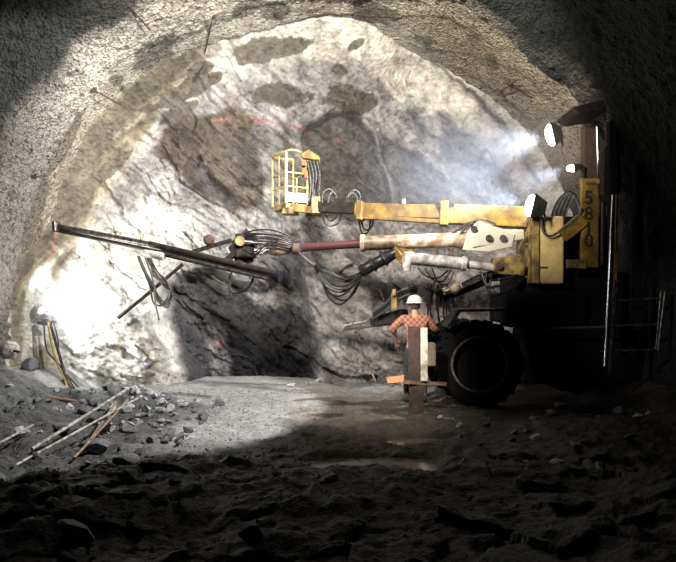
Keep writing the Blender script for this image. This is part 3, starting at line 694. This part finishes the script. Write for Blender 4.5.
# knuckle head
kh = J_(MB().box(P(246, 246, 11.45), (.34, .34, .42)), 'boom_knuckle', 'dark', bevel=.03)
mb = MB().cyl(P(240, 241, 11.2), P(240, 241, 11.55), .085); J_(mb, 'pivot', 'yellow_dirty', True, parent=kh)
mb = MB().rings(P(292, 247.5, 11.4), P(268, 249, 11.4), [(0, .10), (.15, .12), (.6, .14), (.85, .12), (1, .07)], 18); J_(mb, 'joint_casting', 'white', True, parent=kh)
mb = MB().cyl(P(270, 251, 11.35), P(248, 252, 11.35), .065); J_(mb, 'cylinder_barrel', 'silver', True, parent=kh)
mb = MB().cyl(P(262, 243, 11.25), P(243, 242, 11.25), .04); J_(mb, 'cylinder_rod', 'chrome', True, parent=kh)
mb = MB().cyl(P(293, 249, 11.2), P(299, 249, 11.2), .1); J_(mb, 'collar', 'rust', True, parent=kh)
mb = MB().prism([P(228, 248, 11.4), P(246, 228, 11.4), P(258, 240, 11.4), P(252, 262, 11.4), P(238, 266, 11.4)], (0, .14, 0)); J_(mb, 'plate', 'dark', bevel=.01, parent=kh)
mb = MB().beam(P(238, 262, 11.3), P(250, 272, 11.1), .1, .1); mb.beam(P(225, 262, 11.4), P(240, 248, 11.4), .12, .1); J_(mb, 'link', 'dark', bevel=.01, parent=kh)
mb = MB().rings(P(209, 240, 11.55), P(209, 240, 11.75), [(0, .06), (.2, .1), (.8, .1), (1, .06)], 16); J_(mb, 'pulley', 'rust', True, parent=kh)
mb = MB().beam(P(192, 252, 11.7), P(232, 240, 11.6), .06, .07); J_(mb, 'arm', 'dark', bevel=.01, parent=kh)
for k in range(7):
    y = 232+k*2.0; J_(MB().tube([P(232, 242+k, 11.5), P(248, y, 11.25), P(268, y-1+random.uniform(-1.5, 2), 11.2), P(286, y+3, 11.2), P(302, 246+k*.8, 11.3)], .013), 'hose', 'hose', True, parent=kh)
for k in range(5):
    a = random.uniform(0, 10); J_(MB().tube([P(240+a, 250, 11.2), P(250+a, 256-k, 11.1), P(262+a*.6, 244+k, 11.1), P(278, 238+k*3, 11.15)], .011), 'hose', 'hose', True, parent=kh)
# drill feed
f0 = P(279, 277, 10.6); f1_ = P(160, 250, 11.6); f2_ = P(56, 226, 12.5)
fd = J_(MB().beam(P(278, 279.5, 10.6), P(160, 252.5, 11.6), .17, .10), 'drill_feed', 'dark', bevel=.01)
J_(MB().cyl(P(276, 273.5, 10.55), P(150, 244, 11.6), .055), 'slide_tube', 'dark', True, parent=fd)
J_(MB().cyl(P(268, 279, 10.55), P(150, 250, 11.55), .022), 'slide_rod', 'steel', True, parent=fd)
J_(MB().rings(P(274, 275, 10.6), P(280.5, 276.5, 10.55), [(0, .08), (.5, .1), (1, .09)], 16), 'end_cap', 'black', True, parent=fd)
J_(MB().cyl(P(165, 247, 11.5), f2_, .048), 'guide_tube', 'steel', True, parent=fd)
J_(MB().cyl(P(165, 253, 11.45), f2_+Vector((.02, 0, -.085)), .034), 'drill_steel', 'dark', True, parent=fd)
J_(MB().beam(P(58, 226, 12.45), P(55, 227, 12.5), .14, .2), 'foot_pad', 'steel', bevel=.01, parent=fd)
J_(MB().rings(P(164, 257, 11.4), P(142, 252, 11.5), [(0, .06), (.1, .075), (.85, .06), (1, .03)], 14), 'drill_head', 'silver', True, parent=fd)
for k in range(7):
    rj = lambda a: random.uniform(-a, a)
    J_(MB().tube([P(139+rj(2), 256, 11.4), P(143+rj(3), 270+rj(3), 11.35), P(151+rj(4), 285+rj(4), 11.3), P(157+rj(4), 300+rj(6), 11.3), P(165+rj(3), 306+rj(5), 11.3), P(171+rj(2), 296+rj(4), 11.35), P(166+rj(3), 284+rj(4), 11.4), P(155+rj(3), 272+rj(4), 11.4), P(148+rj(3), 258, 11.4)], .015), 'hose', ('hose_grey', 'hose_grey', 'hose')[k % 3], True, parent=fd)
J_(MB().tube([P(146, 260, 11.4), P(153, 280, 11.3), P(155, 300, 11.25), P(159, 320, 11.2)], .015), 'hose', 'hose_grey', True, parent=fd)
J_(MB().tube([P(230, 274, 10.9), P(229, 288, 10.85), P(236, 293, 10.85), P(248, 288, 10.85), P(254, 276, 10.85)], .018), 'hose', 'hose', True, parent=fd)
J_(MB().cyl(P(231, 272, 10.9), P(231, 296, 10.9), .012), 'rod', 'steel', True, parent=fd)
# hanging hose bundle
hb = J_(MB().rings(P(360, 272, 11.0), P(397, 252, 10.95), [(0, .09), (.1, .12), (.14, .10), (.3, .10), (.34, .135), (.4, .10), (.6, .10), (.64, .14), (.7, .11), (.9, .09), (1, .09)], 14), 'hose_bundle', 'hose', True)
for k in range(12):
    rj = lambda a: random.uniform(-a, a)
    A = [P(293+k*.4, 249+rj(1.5), 11.3), P(303+rj(1), 257+rj(2), 11.25), P(317+rj(1.2), 267+rj(2), 11.2)]
    if k < 6: mid = [P(326, 270+rj(3), 11.15), P(341+rj(3), 276+k*1.2+rj(1.5), 11.1+rj(.05)), P(354, 277+rj(2), 11.0)]
    else:
        q = k-6; yb = 286+q*3.8+rj(1.5); xb = 338+rj(3)+q
        mid = [P(321+q*.5, 275+q*2.2, 11.15), P(xb-11, (yb+272+q*3)/2+3, 11.1+rj(.06)), P(xb, yb, 11.05+rj(.05)), P(xb+11, (yb+276)/2+4, 11.0+rj(.05))]
    J_(MB().tube(A+mid+[P(362+rj(1), 273+rj(2), 11.0)], .016), 'hose', 'hose', True, parent=hb)
mb = MB().rings(P(317, 264, 11.2), P(320, 272, 11.2), [(0, .05), (.5, .065), (1, .05)], 12); J_(mb, 'clamp', 'black', True, parent=hb)
# lower boom with its drill pointing left
lb_ = J_(MB().rings(P(522, 262, 10.9), P(448, 295, 11.0), [(0, .1), (.5, .095), (.55, .11), (.9, .09), (1, .06)], 16), 'lower_boom', 'dark', True)
mb = MB().beam(P(505, 268, 10.8), P(460, 288, 10.85), .05, .05); J_(mb, 'pipe', 'steel', parent=lb_)
mb = MB().sphere(P(455, 288, 10.75), .10); mb.cyl(P(443, 292, 10.85), P(462, 286, 10.8), .06); J_(mb, 'joint_casting', 'white', True, parent=lb_)
mb = MB().box(P(436, 296, 11.1), (.36, .22, .2)); mb.box(P(425, 292, 11.1), (.2, .2, .16)); J_(mb, 'valve_block', 'dark', bevel=.015, parent=lb_)
mb = MB().box(P(394, 302, 11.3), (.10, .12, .3)); mb.cyl(P(392, 293, 11.25), P(396, 293, 11.25), .07); J_(mb, 'drill_motor', 'yellow_dirty', bevel=.015, parent=lb_)
mb = MB().beam(P(426, 305, 11.5), P(434, 302, 11.4), .05, .06); J_(mb, 'handle', 'red', bevel=.01, parent=lb_)
mb = MB().beam(P(405, 316, 11.6), P(372, 322, 12.0), .3, .26, .16, .14); J_(mb, 'drill_body', 'dark', bevel=.02, parent=lb_)
for k in range(3): J_(MB().cyl(P(392, 316+k*4, 11.8), P(343, 327+k*2-1, 12.5+k*.1), .02), 'drill_steel', 'bar' if k < 2 else 'wood', True, parent=lb_)
for k in range(4):
    J_(MB().tube([P(430, 290+k*2, 11.1), P(412, 288+k*2, 11.2), P(398, 292+k*2.5, 11.3), P(386, 303+k*2.4, 11.5), P(373, 313+k*2, 11.8)], .02), 'hose', ('hose_grey', 'hose', 'hose', 'hose_grey')[k], True, parent=lb_)
for k in range(9):
    x = 429+k*3; J_(MB().tube([P(x, 286+random.uniform(-2, 3), 10.95), P(x-1+random.uniform(-2, 2), 302, 10.95), P(x+random.uniform(-3, 3), 318, 11.0), P(x+4, 336, 11.1)], .016), 'hose', ('hose', 'hose', 'hose_grey')[k % 3 if k < 4 else 0], True, parent=lb_)
for k in range(6):
    y = 272+random.uniform(0, 26); J_(MB().tube([P(478+random.uniform(-4, 22), 272, 10.8), P(482+random.uniform(-2, 16), y+4, 10.7), P(500+random.uniform(-2, 10), y+2, 10.65), P(516, y-6+k, 10.65), P(528, 270, 10.8)], .018), 'hose', 'hose', True, parent=lb_)
# turret
tr = J_(MB().box(P(542, 252, 11.0), (.42, .95, 1.10)), 'turret', 'tan', bevel=.03)
mb = MB().box(P(527.5, 250, 10.97), (.11, .95, 1.14)); 
for k in range(6): mb.cyl(P(527, 222+k*11, 10.49), P(527, 222+k*11, 10.44), .022, n=8)
J_(mb, 'flange', 'yellow_dirty', bevel=.01, parent=tr)
mb = MB().box(P(556, 255, 11.3), (.25, .6, .85)); J_(mb, 'hinge_block', 'black', bevel=.01, parent=tr)
mb = MB(); 
for k in range(7): mb.box(P(537+k*1.7, 267.5, 10.52), (.016, .01, .028 if k % 2 else .034))
J_(mb, 'lettering', 'digit', parent=tr)
# mast with its number
ms = J_(MB().box(P(589, 223, 10.52), (.27, .10, 1.44)), 'mast', 'yellow', bevel=.01)
J_(MB().box(P(589, 154, 10.75), (.22, .18, .9)), 'upper_column', 'rust', bevel=.01, parent=ms)
J_(MB().cyl(P(597, 127, 10.6), P(599, 180, 10.6), .03), 'piston_rod', 'chrome', True, parent=ms)
J_(MB().cyl(P(603, 180, 10.55), P(602, 265, 10.55), .05), 'cylinder_barrel', 'dark', True, parent=ms)
J_(MB().box(P(596, 182, 10.5), (.4, .12, .08)), 'cross_bracket', 'yellow_dirty', bevel=.01, parent=ms)
J_(MB().beam(P(562, 236, 10.5), P(583, 219, 10.5), .12, .22), 'diagonal_brace', 'yellow', bevel=.01, parent=ms)
J_(MB().box(P(576, 264, 10.5), (.3, .1, .14)), 'foot_bracket', 'yellow_dirty', bevel=.01, parent=ms)
def text(ch, loc, size, parent, name):
    cu = bpy.data.curves.new('t', 'FONT'); cu.body = ch; cu.size = size; cu.extrude = .003; cu.align_x = 'CENTER'; cu.align_y = 'CENTER'
    cu.offset = .002
    t = bpy.data.objects.new('t', cu); C.objects.link(t); bpy.context.view_layer.update()
    me = bpy.data.meshes.new_from_object(t.evaluated_get(bpy.context.evaluated_depsgraph_get()))
    bpy.data.objects.remove(t); me.name = name; me.materials.clear(); me.materials.append(M['digit'])
    o = bpy.data.objects.new(name, me); C.objects.link(o); o.parent = parent
    o.location = Vector(loc)-parent.location-J.location; o.rotation_euler = (math.pi/2, 0, 0); return o
for ch, y in (('5', 198), ('8', 214), ('1', 228.5), ('0', 241)):
    text(ch, P(588.5, y, 10.46), .30, ms, 'painted_digit')
for k in range(8):
    a = k*2.3; J_(MB().tube([P(553+a*.4, 232, 10.9), P(552+a, 215-k, 10.85), P(560+a, 198-k*.8, 10.85), P(572+a*.5, 192+k*2.5, 10.85), P(580, 208+k*2, 10.8)], .018), 'hose', ('hose', 'hose_grey')[k % 2], True, parent=ms)
J_(MB().tube([P(541, 203, 10.5), P(542, 228, 10.45), P(549, 236, 10.45), P(562, 230, 10.45), P(578, 216, 10.45), P(582, 208, 10.45)], .018), 'hose', 'hose_grey', True, parent=ms)
# canopy and cab frame
cb = J_(MB().prism([P(556, 121, 11.0), P(580, 115, 11.0), P(640, 116, 11.0), P(640, 121, 11.0), P(584, 124, 11.0), P(562, 127, 11.0)], (0, -.8, 0)), 'cab_roof', 'dark', bevel=.01)
mb = MB(); 
for x, Yp in ((612, 10.3), (638, 10.3), (612, 11.0)): mb.beam(P(x, 122, Yp), P(x, 330, Yp), .12, .12)
J_(mb, 'cab_frame', 'black', parent=cb)
mb = MB().prism([P(604, 150, 10.3), P(618, 130, 10.3), P(622, 190, 10.3), P(612, 205, 10.3), P(603, 195, 10.3)], (0, .25, 0)); J_(mb, 'side_plate', 'dark', bevel=.01, parent=cb)
# chassis
ch = J_(MB().beam(P(520, 330, 11.4), Vector((5.0, 11.4, 1.05)), 1.0, .55), 'chassis', 'black', bevel=.03)
J_(MB().box((3.9, 11.35, 1.75), (1.9, 1.1, .95)), 'engine_housing', 'black', bevel=.04, parent=ch)
J_(MB().box(P(535, 308, 11.2), (1.3, 1.2, .5)), 'turret_base', 'black', bevel=.03, parent=ch)
mb = MB().prism([P(447, 327, 10.35), P(459, 309, 10.35), P(520, 308, 10.35), P(520, 311, 10.35), P(461, 312, 10.35), P(450, 329, 10.35)], (0, .6, 0)); J_(mb, 'mudguard', 'steel', parent=ch)
mb = MB().beam(P(512, 321, 10.3), P(533, 337, 10.3), .03, .03); mb.beam(P(541, 328.5, 10.25), P(607, 326.5, 10.2), .03, .035); mb.beam(P(541, 326, 10.25), P(541, 334, 10.25), .03, .03); J_(mb, 'step_rail', 'rust', parent=ch)
J_(MB().box((4.15, 11.35, 2.5), (.95, 1.0, 1.3)), 'cab', 'black', bevel=.03, parent=ch)  # black box added to cover the lit wall behind the mast
J_(MB().prism([P(522, 318, 10.75), P(622, 318, 10.7), P(622, 376, 10.7), P(585, 384, 10.7), P(535, 384, 10.7)], (0, .5, 0)), 'blackout_skirt', 'black', bevel=.02, parent=ch)  # black panel added to hide the lit background under the rig
mb = MB().box(P(432, 345, 11.5), (.5, .4, .7)); J_(mb, 'front_stabiliser', 'black', bevel=.02, parent=ch)
# wheels
def wheel(c):
    c = Vector(c); ax = Vector((-.10, -1, 0)).normalized(); n = 48; Rw = .70; W = .44
    t = MB().rings(c+ax*W/2, c-ax*W/2, [(0, .44), (.0, .50), (.04, .60), (.12, .67), (.2, Rw), (.8, Rw), (.88, .67), (.96, .6), (1, .5), (1, .44)], n, False)
    sd = ax.cross(Vector((0, 0, 1))).normalized(); up = sd.cross(ax)
    for k in range(22):
        a = 2*math.pi*k/22; d = sd*math.cos(a)+up*math.sin(a); tg = -sd*math.sin(a)+up*math.cos(a)
        for s_ in (-1, 1):
            p = c+d*(Rw-.004)+ax*s_*.01; q = c+d*(Rw-.014)+ax*s_*W*.46+tg*.10
            t.beam(p, q, .05, .05)
    w = t.obj('wheel', M['rubber'], J, True)
    MB().rings(c+ax*(W/2+.015), c-ax*W/2, [(0, .425), (0, .46), (.05, .46), (.10, .44), (.9, .44), (1, .46)], n, False).obj('rim', M['rim'], w, True)
    h = MB().rings(c+ax*.10, c-ax*.1, [(0, .08), (.1, .2), (.3, .44), (.7, .44), (1, .1)], 32); h.cyl(c+ax*.18, c, .11)
    for k in range(8):
        a = 2*math.pi*k/8; h.cyl(c+(sd*math.cos(a)+up*math.sin(a))*.17+ax*.12, c+(sd*math.cos(a)+up*math.sin(a))*.17, .018, n=6)
    h.obj('hub', M['rubber'], w, True)
wc = P(478, 362, 10.75); wheel((wc.x, wc.y, gz_(wc.x, wc.y)+.69))
wheel((wc.x, 12.6, gz_(wc.x, 12.6)+.69)); wheel((4.25, 11.9, gz_(4.55, 11.9)+.66))
J_(MB().cyl((wc.x, 10.8, .72), (wc.x, 12.5, .72), .12), 'axle', 'black', True)
# ladder
ld = J_(MB().cyl(P(613, 195, 9.9), P(605, 366, 9.9), .022), 'ladder', 'chrome', True); ld['label'] = 'chrome handrail tube of the ladder'
J_(MB().beam(P(617, 195, 10.0), P(615, 285, 10.0), .03, .03), 'grab_bar', 'yellow', parent=ld)
mb = MB().beam(P(616, 280, 9.95), P(613, 300, 9.95), .05, .06); mb.beam(P(614, 298, 9.95), P(609, 374, 9.95), .035, .04); J_(mb, 'side_rail', 'steel', parent=ld)
mb = MB().cyl(P(665, 291, 9.95), P(658, 350, 9.95), .018); mb.cyl(P(661, 291, 9.95), P(665, 291, 9.95), .018); mb.cyl(P(661, 291, 9.95), P(656, 349, 9.95), .014); J_(mb, 'side_rail', 'steel', True, parent=ld)
for (x0, y0, x1, y1) in ((616, 301, 661, 298), (614, 326, 658, 324.5), (608, 351, 656, 349.5)):
    J_(MB().cyl(P(x0, y0, 9.95), P(x1, y1, 9.95), .016), 'rung', 'steel', True, parent=ld)
# lamps on the rig
def lamp(c, aim, size, m, dep=.16):
    c = Vector(c); d = (Vector(aim)-c).normalized(); up = Vector((0, 0, 1)); sd = d.cross(up).normalized(); u_ = sd.cross(d)
    mb = MB(); f = [c+sd*a*size[0]/2+u_*b*size[1]/2 for a, b in ((-1,-1), (1,-1), (1,1), (-1,1))]
    bk_ = [c-d*dep+sd*a*size[0]*.25+u_*b*size[1]*.25 for a, b in ((-1,-1), (1,-1), (1,1), (-1,1))]
    mb.add(f+bk_, [(0,1,5,4), (1,2,6,5), (2,3,7,6), (3,0,4,7), (4,5,6,7)])
    h = mb.obj('floodlight', M['dark'], J); so = h.modifiers.new('s', 'SOLIDIFY'); so.thickness = .008
    g = MB().sphere((0, 0, 0), 1, 10); g.v = [tuple(c+d*(.02+.085*v[0])+sd*v[1]*size[0]*.34+u_*v[2]*size[1]*.44) for v in g.v]
    g.obj('lamp_glass', M[m], h, True)
    MB().cyl(c-d*dep*.8, c-d*dep*.8+Vector((.05, 0, -.22)), .018).obj('lamp_bracket', M['dark'], h, True)
    return c+d*.16, d
LA = lamp(P(552, 135, 10.6), (-3.2, 11.2, 3.0), (.14, .40), 'lens')
LB = lamp(P(573, 168, 10.6), (-3, 11.2, 2.9), (.12, .12), 'lens_small')
LC = lamp(P(532, 206, 10.4), (-2.5, 11.2, 4.6), (.16, .40), 'lens', .22)

# ================================================================ POST, PLANK, BOX
po = empty('post', (.0, 0, 0), 'upright timber post with one dark and one white board, standing before the worker', 'post')
Yp = 9.85; pc = P(415.5, 300, Yp); g0 = gz_(pc.x, Yp); po.location = (pc.x, Yp, g0)
MB().box(((P(414, 0, Yp).x), Yp, .93), (.17, .10, .84)).obj('board', M['wood_dark'], po, bevel=.006)['label'] = 'dark stained board'
MB().box((P(423.5, 0, Yp).x, Yp-.01, .93), (.105, .14, .80)).obj('board', M['wood_white'], po, bevel=.006)['label'] = 'white board'
MB().box((P(416.5, 0, Yp).x, Yp+.02, g0+.28), (.22, .1, .66)).obj('lower_post', M['wood_dark'], po, bevel=.01)
MB().beam(P(404, 382, Yp-.09), P(446, 384, Yp+.1), .05, .05).obj('cross_rail', M['wood'], po)
xo, yo = gp(396, 386)
o = MB().beam(P(388, 380, 10.6), P(405, 378.5, 10.5), .12, .10).obj('timber_block', M['orange_wood'], None, bevel=.005); tag(o, 'short orange sawn timber at the left side of the upright post', 'timber')
o = MB().box(P(429.5, 354, 10.3), (.17, .25, .36)).obj('box', M['box'], None, bevel=.02); tag(o, 'pale box right of the upright post', 'box')

# ================================================================ WORKER
def skin_mesh(name, pts, edges, m, parent, sub=2):
    me = bpy.data.meshes.new(name); keys = list(pts); org = Vector((0, 0, 0)); q = parent
    while q is not None: org = org+q.location; q = q.parent
    me.from_pydata([tuple(Vector(pts[k][0])-org) for k in keys], [(keys.index(a), keys.index(b)) for a, b in edges], [])
    o = bpy.data.objects.new(name, me); C.objects.link(o); o.parent = parent
    md = o.modifiers.new('skin', 'SKIN'); md.use_smooth_shade = True; md.branch_smoothing = .3
    me.materials.append(m)
    if not me.skin_vertices: me.skin_vertices.new() if hasattr(me.skin_vertices, 'new') else None
    for i, k in enumerate(keys):
        r = pts[k][1]; sv = me.skin_vertices[0].data[i]; sv.radius = r if isinstance(r, tuple) else (r, r); sv.use_root = (i == 0)
    o.modifiers.new('sub', 'SUBSURF').levels = sub; o.modifiers['sub'].render_levels = sub
    bpy.context.view_layer.update()
    dg = bpy.context.evaluated_depsgraph_get(); me2 = bpy.data.meshes.new_from_object(o.evaluated_get(dg))
    o.modifiers.clear(); o.data = me2; me2.name = name
    me2.polygons.foreach_set('use_smooth', [True]*len(me2.polygons)); return o
YW = 10.85; wx_ = (415.5-CX)/F*YW; gw = gz_(wx_, YW)
W = empty('person', (wx_, YW, gw), 'worker in a plaid shirt and white hard hat seen from behind, at the controls', 'person')
def w(dx, dy, z): return Vector((wx_+dx, YW+dy, gw+z))
pts = {'pel': (w(0, 0, .95), (.13, .10)), 'wst': (w(0, .02, 1.10), (.13, .09)), 'chs': (w(0, .05, 1.30), (.15, .10)), 'nb': (w(0, .07, 1.44), (.07, .06)), 'nk': (w(0, .09, 1.52), .052), 'hd': (w(0, .12, 1.62), (.075, .088)), 'hd2': (w(0, .12, 1.70), (.07, .085))}
ed = [('pel', 'wst'), ('wst', 'chs'), ('chs', 'nb'), ('nb', 'nk'), ('nk', 'hd'), ('hd', 'hd2')]
for s_, nm in ((-1, 'l'), (1, 'r')):
    pts[nm+'sh'] = (w(s_*.19, .06, 1.42), .065)
    el = w(-.37, .10, 1.25) if s_ < 0 else w(.33, .12, 1.24)
    wr = w(-.30, .30, 1.06) if s_ < 0 else w(.47, .32, 1.17)
    pts[nm+'el'] = (el, .046); pts[nm+'wr'] = (wr, .03)
    dr = (wr-el).normalized(); pm = wr+dr*.07; pts[nm+'pm'] = (pm, (.042, .02))
    ed += [('chs', nm+'sh'), (nm+'sh', nm+'el'), (nm+'el', nm+'wr'), (nm+'wr', nm+'pm')]
    sdv = dr.cross(Vector((0, 0, 1))).normalized(); dn = Vector((0, 0, -1))
    for k, (off, ln) in enumerate(((-.030, .070), (-.010, .082), (.010, .078), (.030, .06))):
        a_ = pm+sdv*off+dr*.03; b_ = a_+dr*ln*.5+dn*.01; c_ = b_+dr*ln*.35+dn*.03
        for nme, pt, r_ in (('a', a_, .010), ('b', b_, .009), ('c', c_, .008)): pts[f'{nm}f{k}{nme}'] = (pt, r_)
        ed += [(nm+'pm', f'{nm}f{k}a'), (f'{nm}f{k}a', f'{nm}f{k}b'), (f'{nm}f{k}b', f'{nm}f{k}c')]
    a_ = wr+dr*.035+sdv*(-s_)*.035; b_ = a_+dr*.03+sdv*(-s_)*.02+dn*.02
    pts[nm+'ta'] = (a_, .012); pts[nm+'tb'] = (b_, .010); ed += [(nm+'wr', nm+'ta'), (nm+'ta', nm+'tb')]
    pts[nm+'hp'] = (w(s_*.10, 0, .90), .085); pts[nm+'kn'] = (w(s_*.13, .06, .50), .06); pts[nm+'an'] = (w(s_*.14, -.02, .10), .04); pts[nm+'to'] = (w(s_*.16, .14, .05), .035)
    ed += [('pel', nm+'hp'), (nm+'hp', nm+'kn'), (nm+'kn', nm+'an'), (nm+'an', nm+'to')]
skin_mesh('body', pts, ed, M['skin'], W)
ps = {'a': (w(0, 0, .93), (.16, .12)), 'b': (w(0, .02, 1.10), (.165, .12)), 'c': (w(0, .05, 1.30), (.19, .125)), 'n': (w(0, .07, 1.46), (.085, .075))}
es = [('a', 'b'), ('b', 'c'), ('c', 'n')]
for s_, nm in ((-1, 'l'), (1, 'r')):
    e_, r_ = pts[nm+'el'][0], pts[nm+'wr'][0]
    ps[nm+'s'] = (w(s_*.20, .06, 1.42), .085); ps[nm+'e'] = (e_, .066); ps[nm+'w'] = (e_.lerp(r_, .55 if s_ < 0 else .6), .052)
    es += [('c', nm+'s'), (nm+'s', nm+'e'), (nm+'e', nm+'w')]
skin_mesh('shirt', ps, es, M['plaid'], W)
pt = {'p': (w(0, 0, .96), (.15, .11))}; et = []
for s_, nm in ((-1, 'l'), (1, 'r')):
    pt[nm+'h'] = (w(s_*.10, 0, .86), .10); pt[nm+'k'] = (w(s_*.13, .06, .50), .078); pt[nm+'a'] = (w(s_*.14, -.02, .14), .065)
    et += [('p', nm+'h'), (nm+'h', nm+'k'), (nm+'k', nm+'a')]
skin_mesh('trousers', pt, et, M['denim'], W)
for s_ in (-1, 1):
    skin_mesh('boot', {'a': (w(s_*.14, -.02, .20), .06), 'b': (w(s_*.14, -.02, .07), .062), 'c': (w(s_*.17, .17, .05), (.052, .045))}, [('a', 'b'), ('b', 'c')], M['glove'], W)
hc = w(0, .11, 1.67)
mb = MB().sphere(hc, .118, 10, (1, 1.12, 1.0)); 
hh = MB().rings(hc+Vector((0, 0, .0)), hc+Vector((0, .0, .14)), [(0, .155), (.06, .15), (.1, .128), (.4, .125), (.7, .105), (.9, .07), (1, .02)], 24); hh.box(hc+Vector((0, 0, .115)), (.03, .16, .05))
hh.obj('hard_hat', M['helmet'], W, True)
MB().sphere(hc+Vector((0, -.035, -.04)), .085, 8, (1, .8, 1)).obj('hair', M['hair'], W, True)
fc = MB().sphere(hc+Vector((0, .085, -.09)), .02, 6, (.8, 1, 1.3))
fc.sphere(hc+Vector((-.085, .0, -.07)), .022, 6, (.4, .8, 1.2)); fc.sphere(hc+Vector((.085, .0, -.07)), .022, 6, (.4, .8, 1.2)); fc.obj('ears_and_nose', M['skin'], W, True).name = 'face'
for s_ in (-1, 1): MB().sphere(hc+Vector((s_*.032, .078, -.05)), .011, 6).obj('eye', M['helmet'], W, True)
MB().sphere(hc+Vector((0, .078, -.125)), .02, 6, (1.2, .4, .3)).obj('mouth', M['red'], W, True)

# ================================================================ HAZE
def haze(name, c, rad, dens, label, rotz=0):
    o = MB().sphere((0, 0, 0), 1, 12).obj(name, None) if False else None
    me = bpy.data.meshes.new(name); mb = MB().sphere((0, 0, 0), 1, 12); me.from_pydata(mb.v, [], mb.f)
    o = bpy.data.objects.new(name, me); C.objects.link(o); o.location = c; o.scale = rad; o.rotation_euler[2] = rotz
    m = bpy.data.materials.new(name); m.use_nodes = True; nt = m.node_tree; nt.nodes.clear()
    out = nt.nodes.new('ShaderNodeOutputMaterial'); vs = nt.nodes.new('ShaderNodeVolumeScatter'); vs.inputs['Color'].default_value = (.72, .82, 1, 1)
    vs.inputs['Anisotropy'].default_value = .25
    tc = nt.nodes.new('ShaderNodeTexCoord'); ln = nt.nodes.new('ShaderNodeVectorMath'); ln.operation = 'LENGTH'; nt.links.new(tc.outputs['Object'], ln.inputs[0])
    mr = nt.nodes.new('ShaderNodeMapRange'); mr.inputs[1].default_value = .5; mr.inputs[2].default_value = 1; mr.inputs[3].default_value = 1; mr.inputs[4].default_value = 0
    nt.links.new(ln.outputs['Value'], mr.inputs[0])
    ns = nt.nodes.new('ShaderNodeTexNoise'); ns.inputs['Scale'].default_value = 1.1; ns.inputs['Detail'].default_value = 2; nt.links.new(tc.outputs['Object'], ns.inputs['Vector'])
    m1 = nt.nodes.new('ShaderNodeMath'); m1.operation = 'MULTIPLY'; nt.links.new(mr.outputs[0], m1.inputs[0]); nt.links.new(ns.outputs['Fac'], m1.inputs[1])
    m2 = nt.nodes.new('ShaderNodeMath'); m2.operation = 'MULTIPLY'; m2.inputs[1].default_value = dens*2; nt.links.new(m1.outputs[0], m2.inputs[0])
    nt.links.new(m2.outputs[0], vs.inputs['Density']); nt.links.new(vs.outputs[0], out.inputs['Volume'])
    me.materials.append(m); return tag(o, label, 'haze', None, 'stuff')
haze('haze', (2.55, 11.0, 4.0), (2.5, 1.35, 1.6), .036, 'bluish dust haze drifting left of the floodlights on the machine')

haze('haze', (LP.x+.5, 11.9, LP.z+.05), (1.0, .8, .9), .10, 'added white glow volume around the work lamp at the left wall')  # volume added to imitate the glare of the lamp
# ================================================================ LIGHTS
def spot(name, loc, aim, W_, ang, blend, col, size=.1):
    l = bpy.data.lights.new(name, 'SPOT'); l.energy = W_; l.spot_size = math.radians(ang); l.spot_blend = blend; l.color = col; l.shadow_soft_size = size
    o = bpy.data.objects.new(name, l); C.objects.link(o); o.location = loc
    o.rotation_euler = (Vector(aim)-Vector(loc)).to_track_quat('-Z', 'Y').to_euler(); return o
cool = (.88, .93, 1); warm = (1, .93, .82); neu = (1, .97, .93)
spot('floodlight_beam', LA[0], (-3.4, 12.1, 3.0), 2000, 64, .4, cool, .1)
spot('floodlight_beam', LB[0], (-2.6, 12.6, 1.8), 1000, 56, .4, cool, .08)
spot('floodlight_beam', LC[0], (-4.0, 12.3, 5.2), 1500, 66, .5, cool, .1)
spot('left_lamp_light', LP+Vector((.16, -.24, .08)), LP+Vector((1.16, .10, .1)), 330, 160, .3, (.97, .98, 1), .09)
spot('added_spot', (-.4, 6.2, 5.9), (-.3, 13.6, 6.1), 5000, 104, .45, warm, .25)  # added key without a fitting, out of view, for face and arch
spot('added_spot', (1.6, 8.4, 5.9), (-6.4, 11.2, 0), 3700, 72, .12, neu, .12)  # added unseen spot, its cone edge shapes the lit floor at left
spot('added_spot', (-2.6, 4.6, 4.9), (2.5, 10.8, 3.65), 1900, 26, .5, warm, .2)  # added unseen spot to brighten turret, booms and mast
spot('added_spot', (-1.6, 4.6, 4.6), (.85, 10.6, 1.0), 3600, 18, .75, warm, .2)  # added unseen spot on the worker and post
spot('added_spot', (-1.6, 4.6, 4.0), (4.5, 9.9, 1.5), 800, 16, .7, neu, .2)  # added unseen weak spot to bring out the ladder
spot('added_spot', (.9, 4.4, 4.6), (.45, 10.2, 0), 1900, 30, 1, warm, .2)  # added unseen spot to lift the mud before the worker
w_ = bpy.data.worlds.new('world'); SC.world = w_; w_.use_nodes = True
w_.node_tree.nodes['Background'].inputs[0].default_value = (.25, .35, 1, 1); w_.node_tree.nodes['Background'].inputs[1].default_value = .004
SC.view_settings.exposure = 0.0
SC.cycles.max_bounces = 4; SC.cycles.diffuse_bounces = 2; SC.cycles.volume_bounces = 0; SC.cycles.use_denoising = True
SC.cycles.sample_clamp_indirect = 6
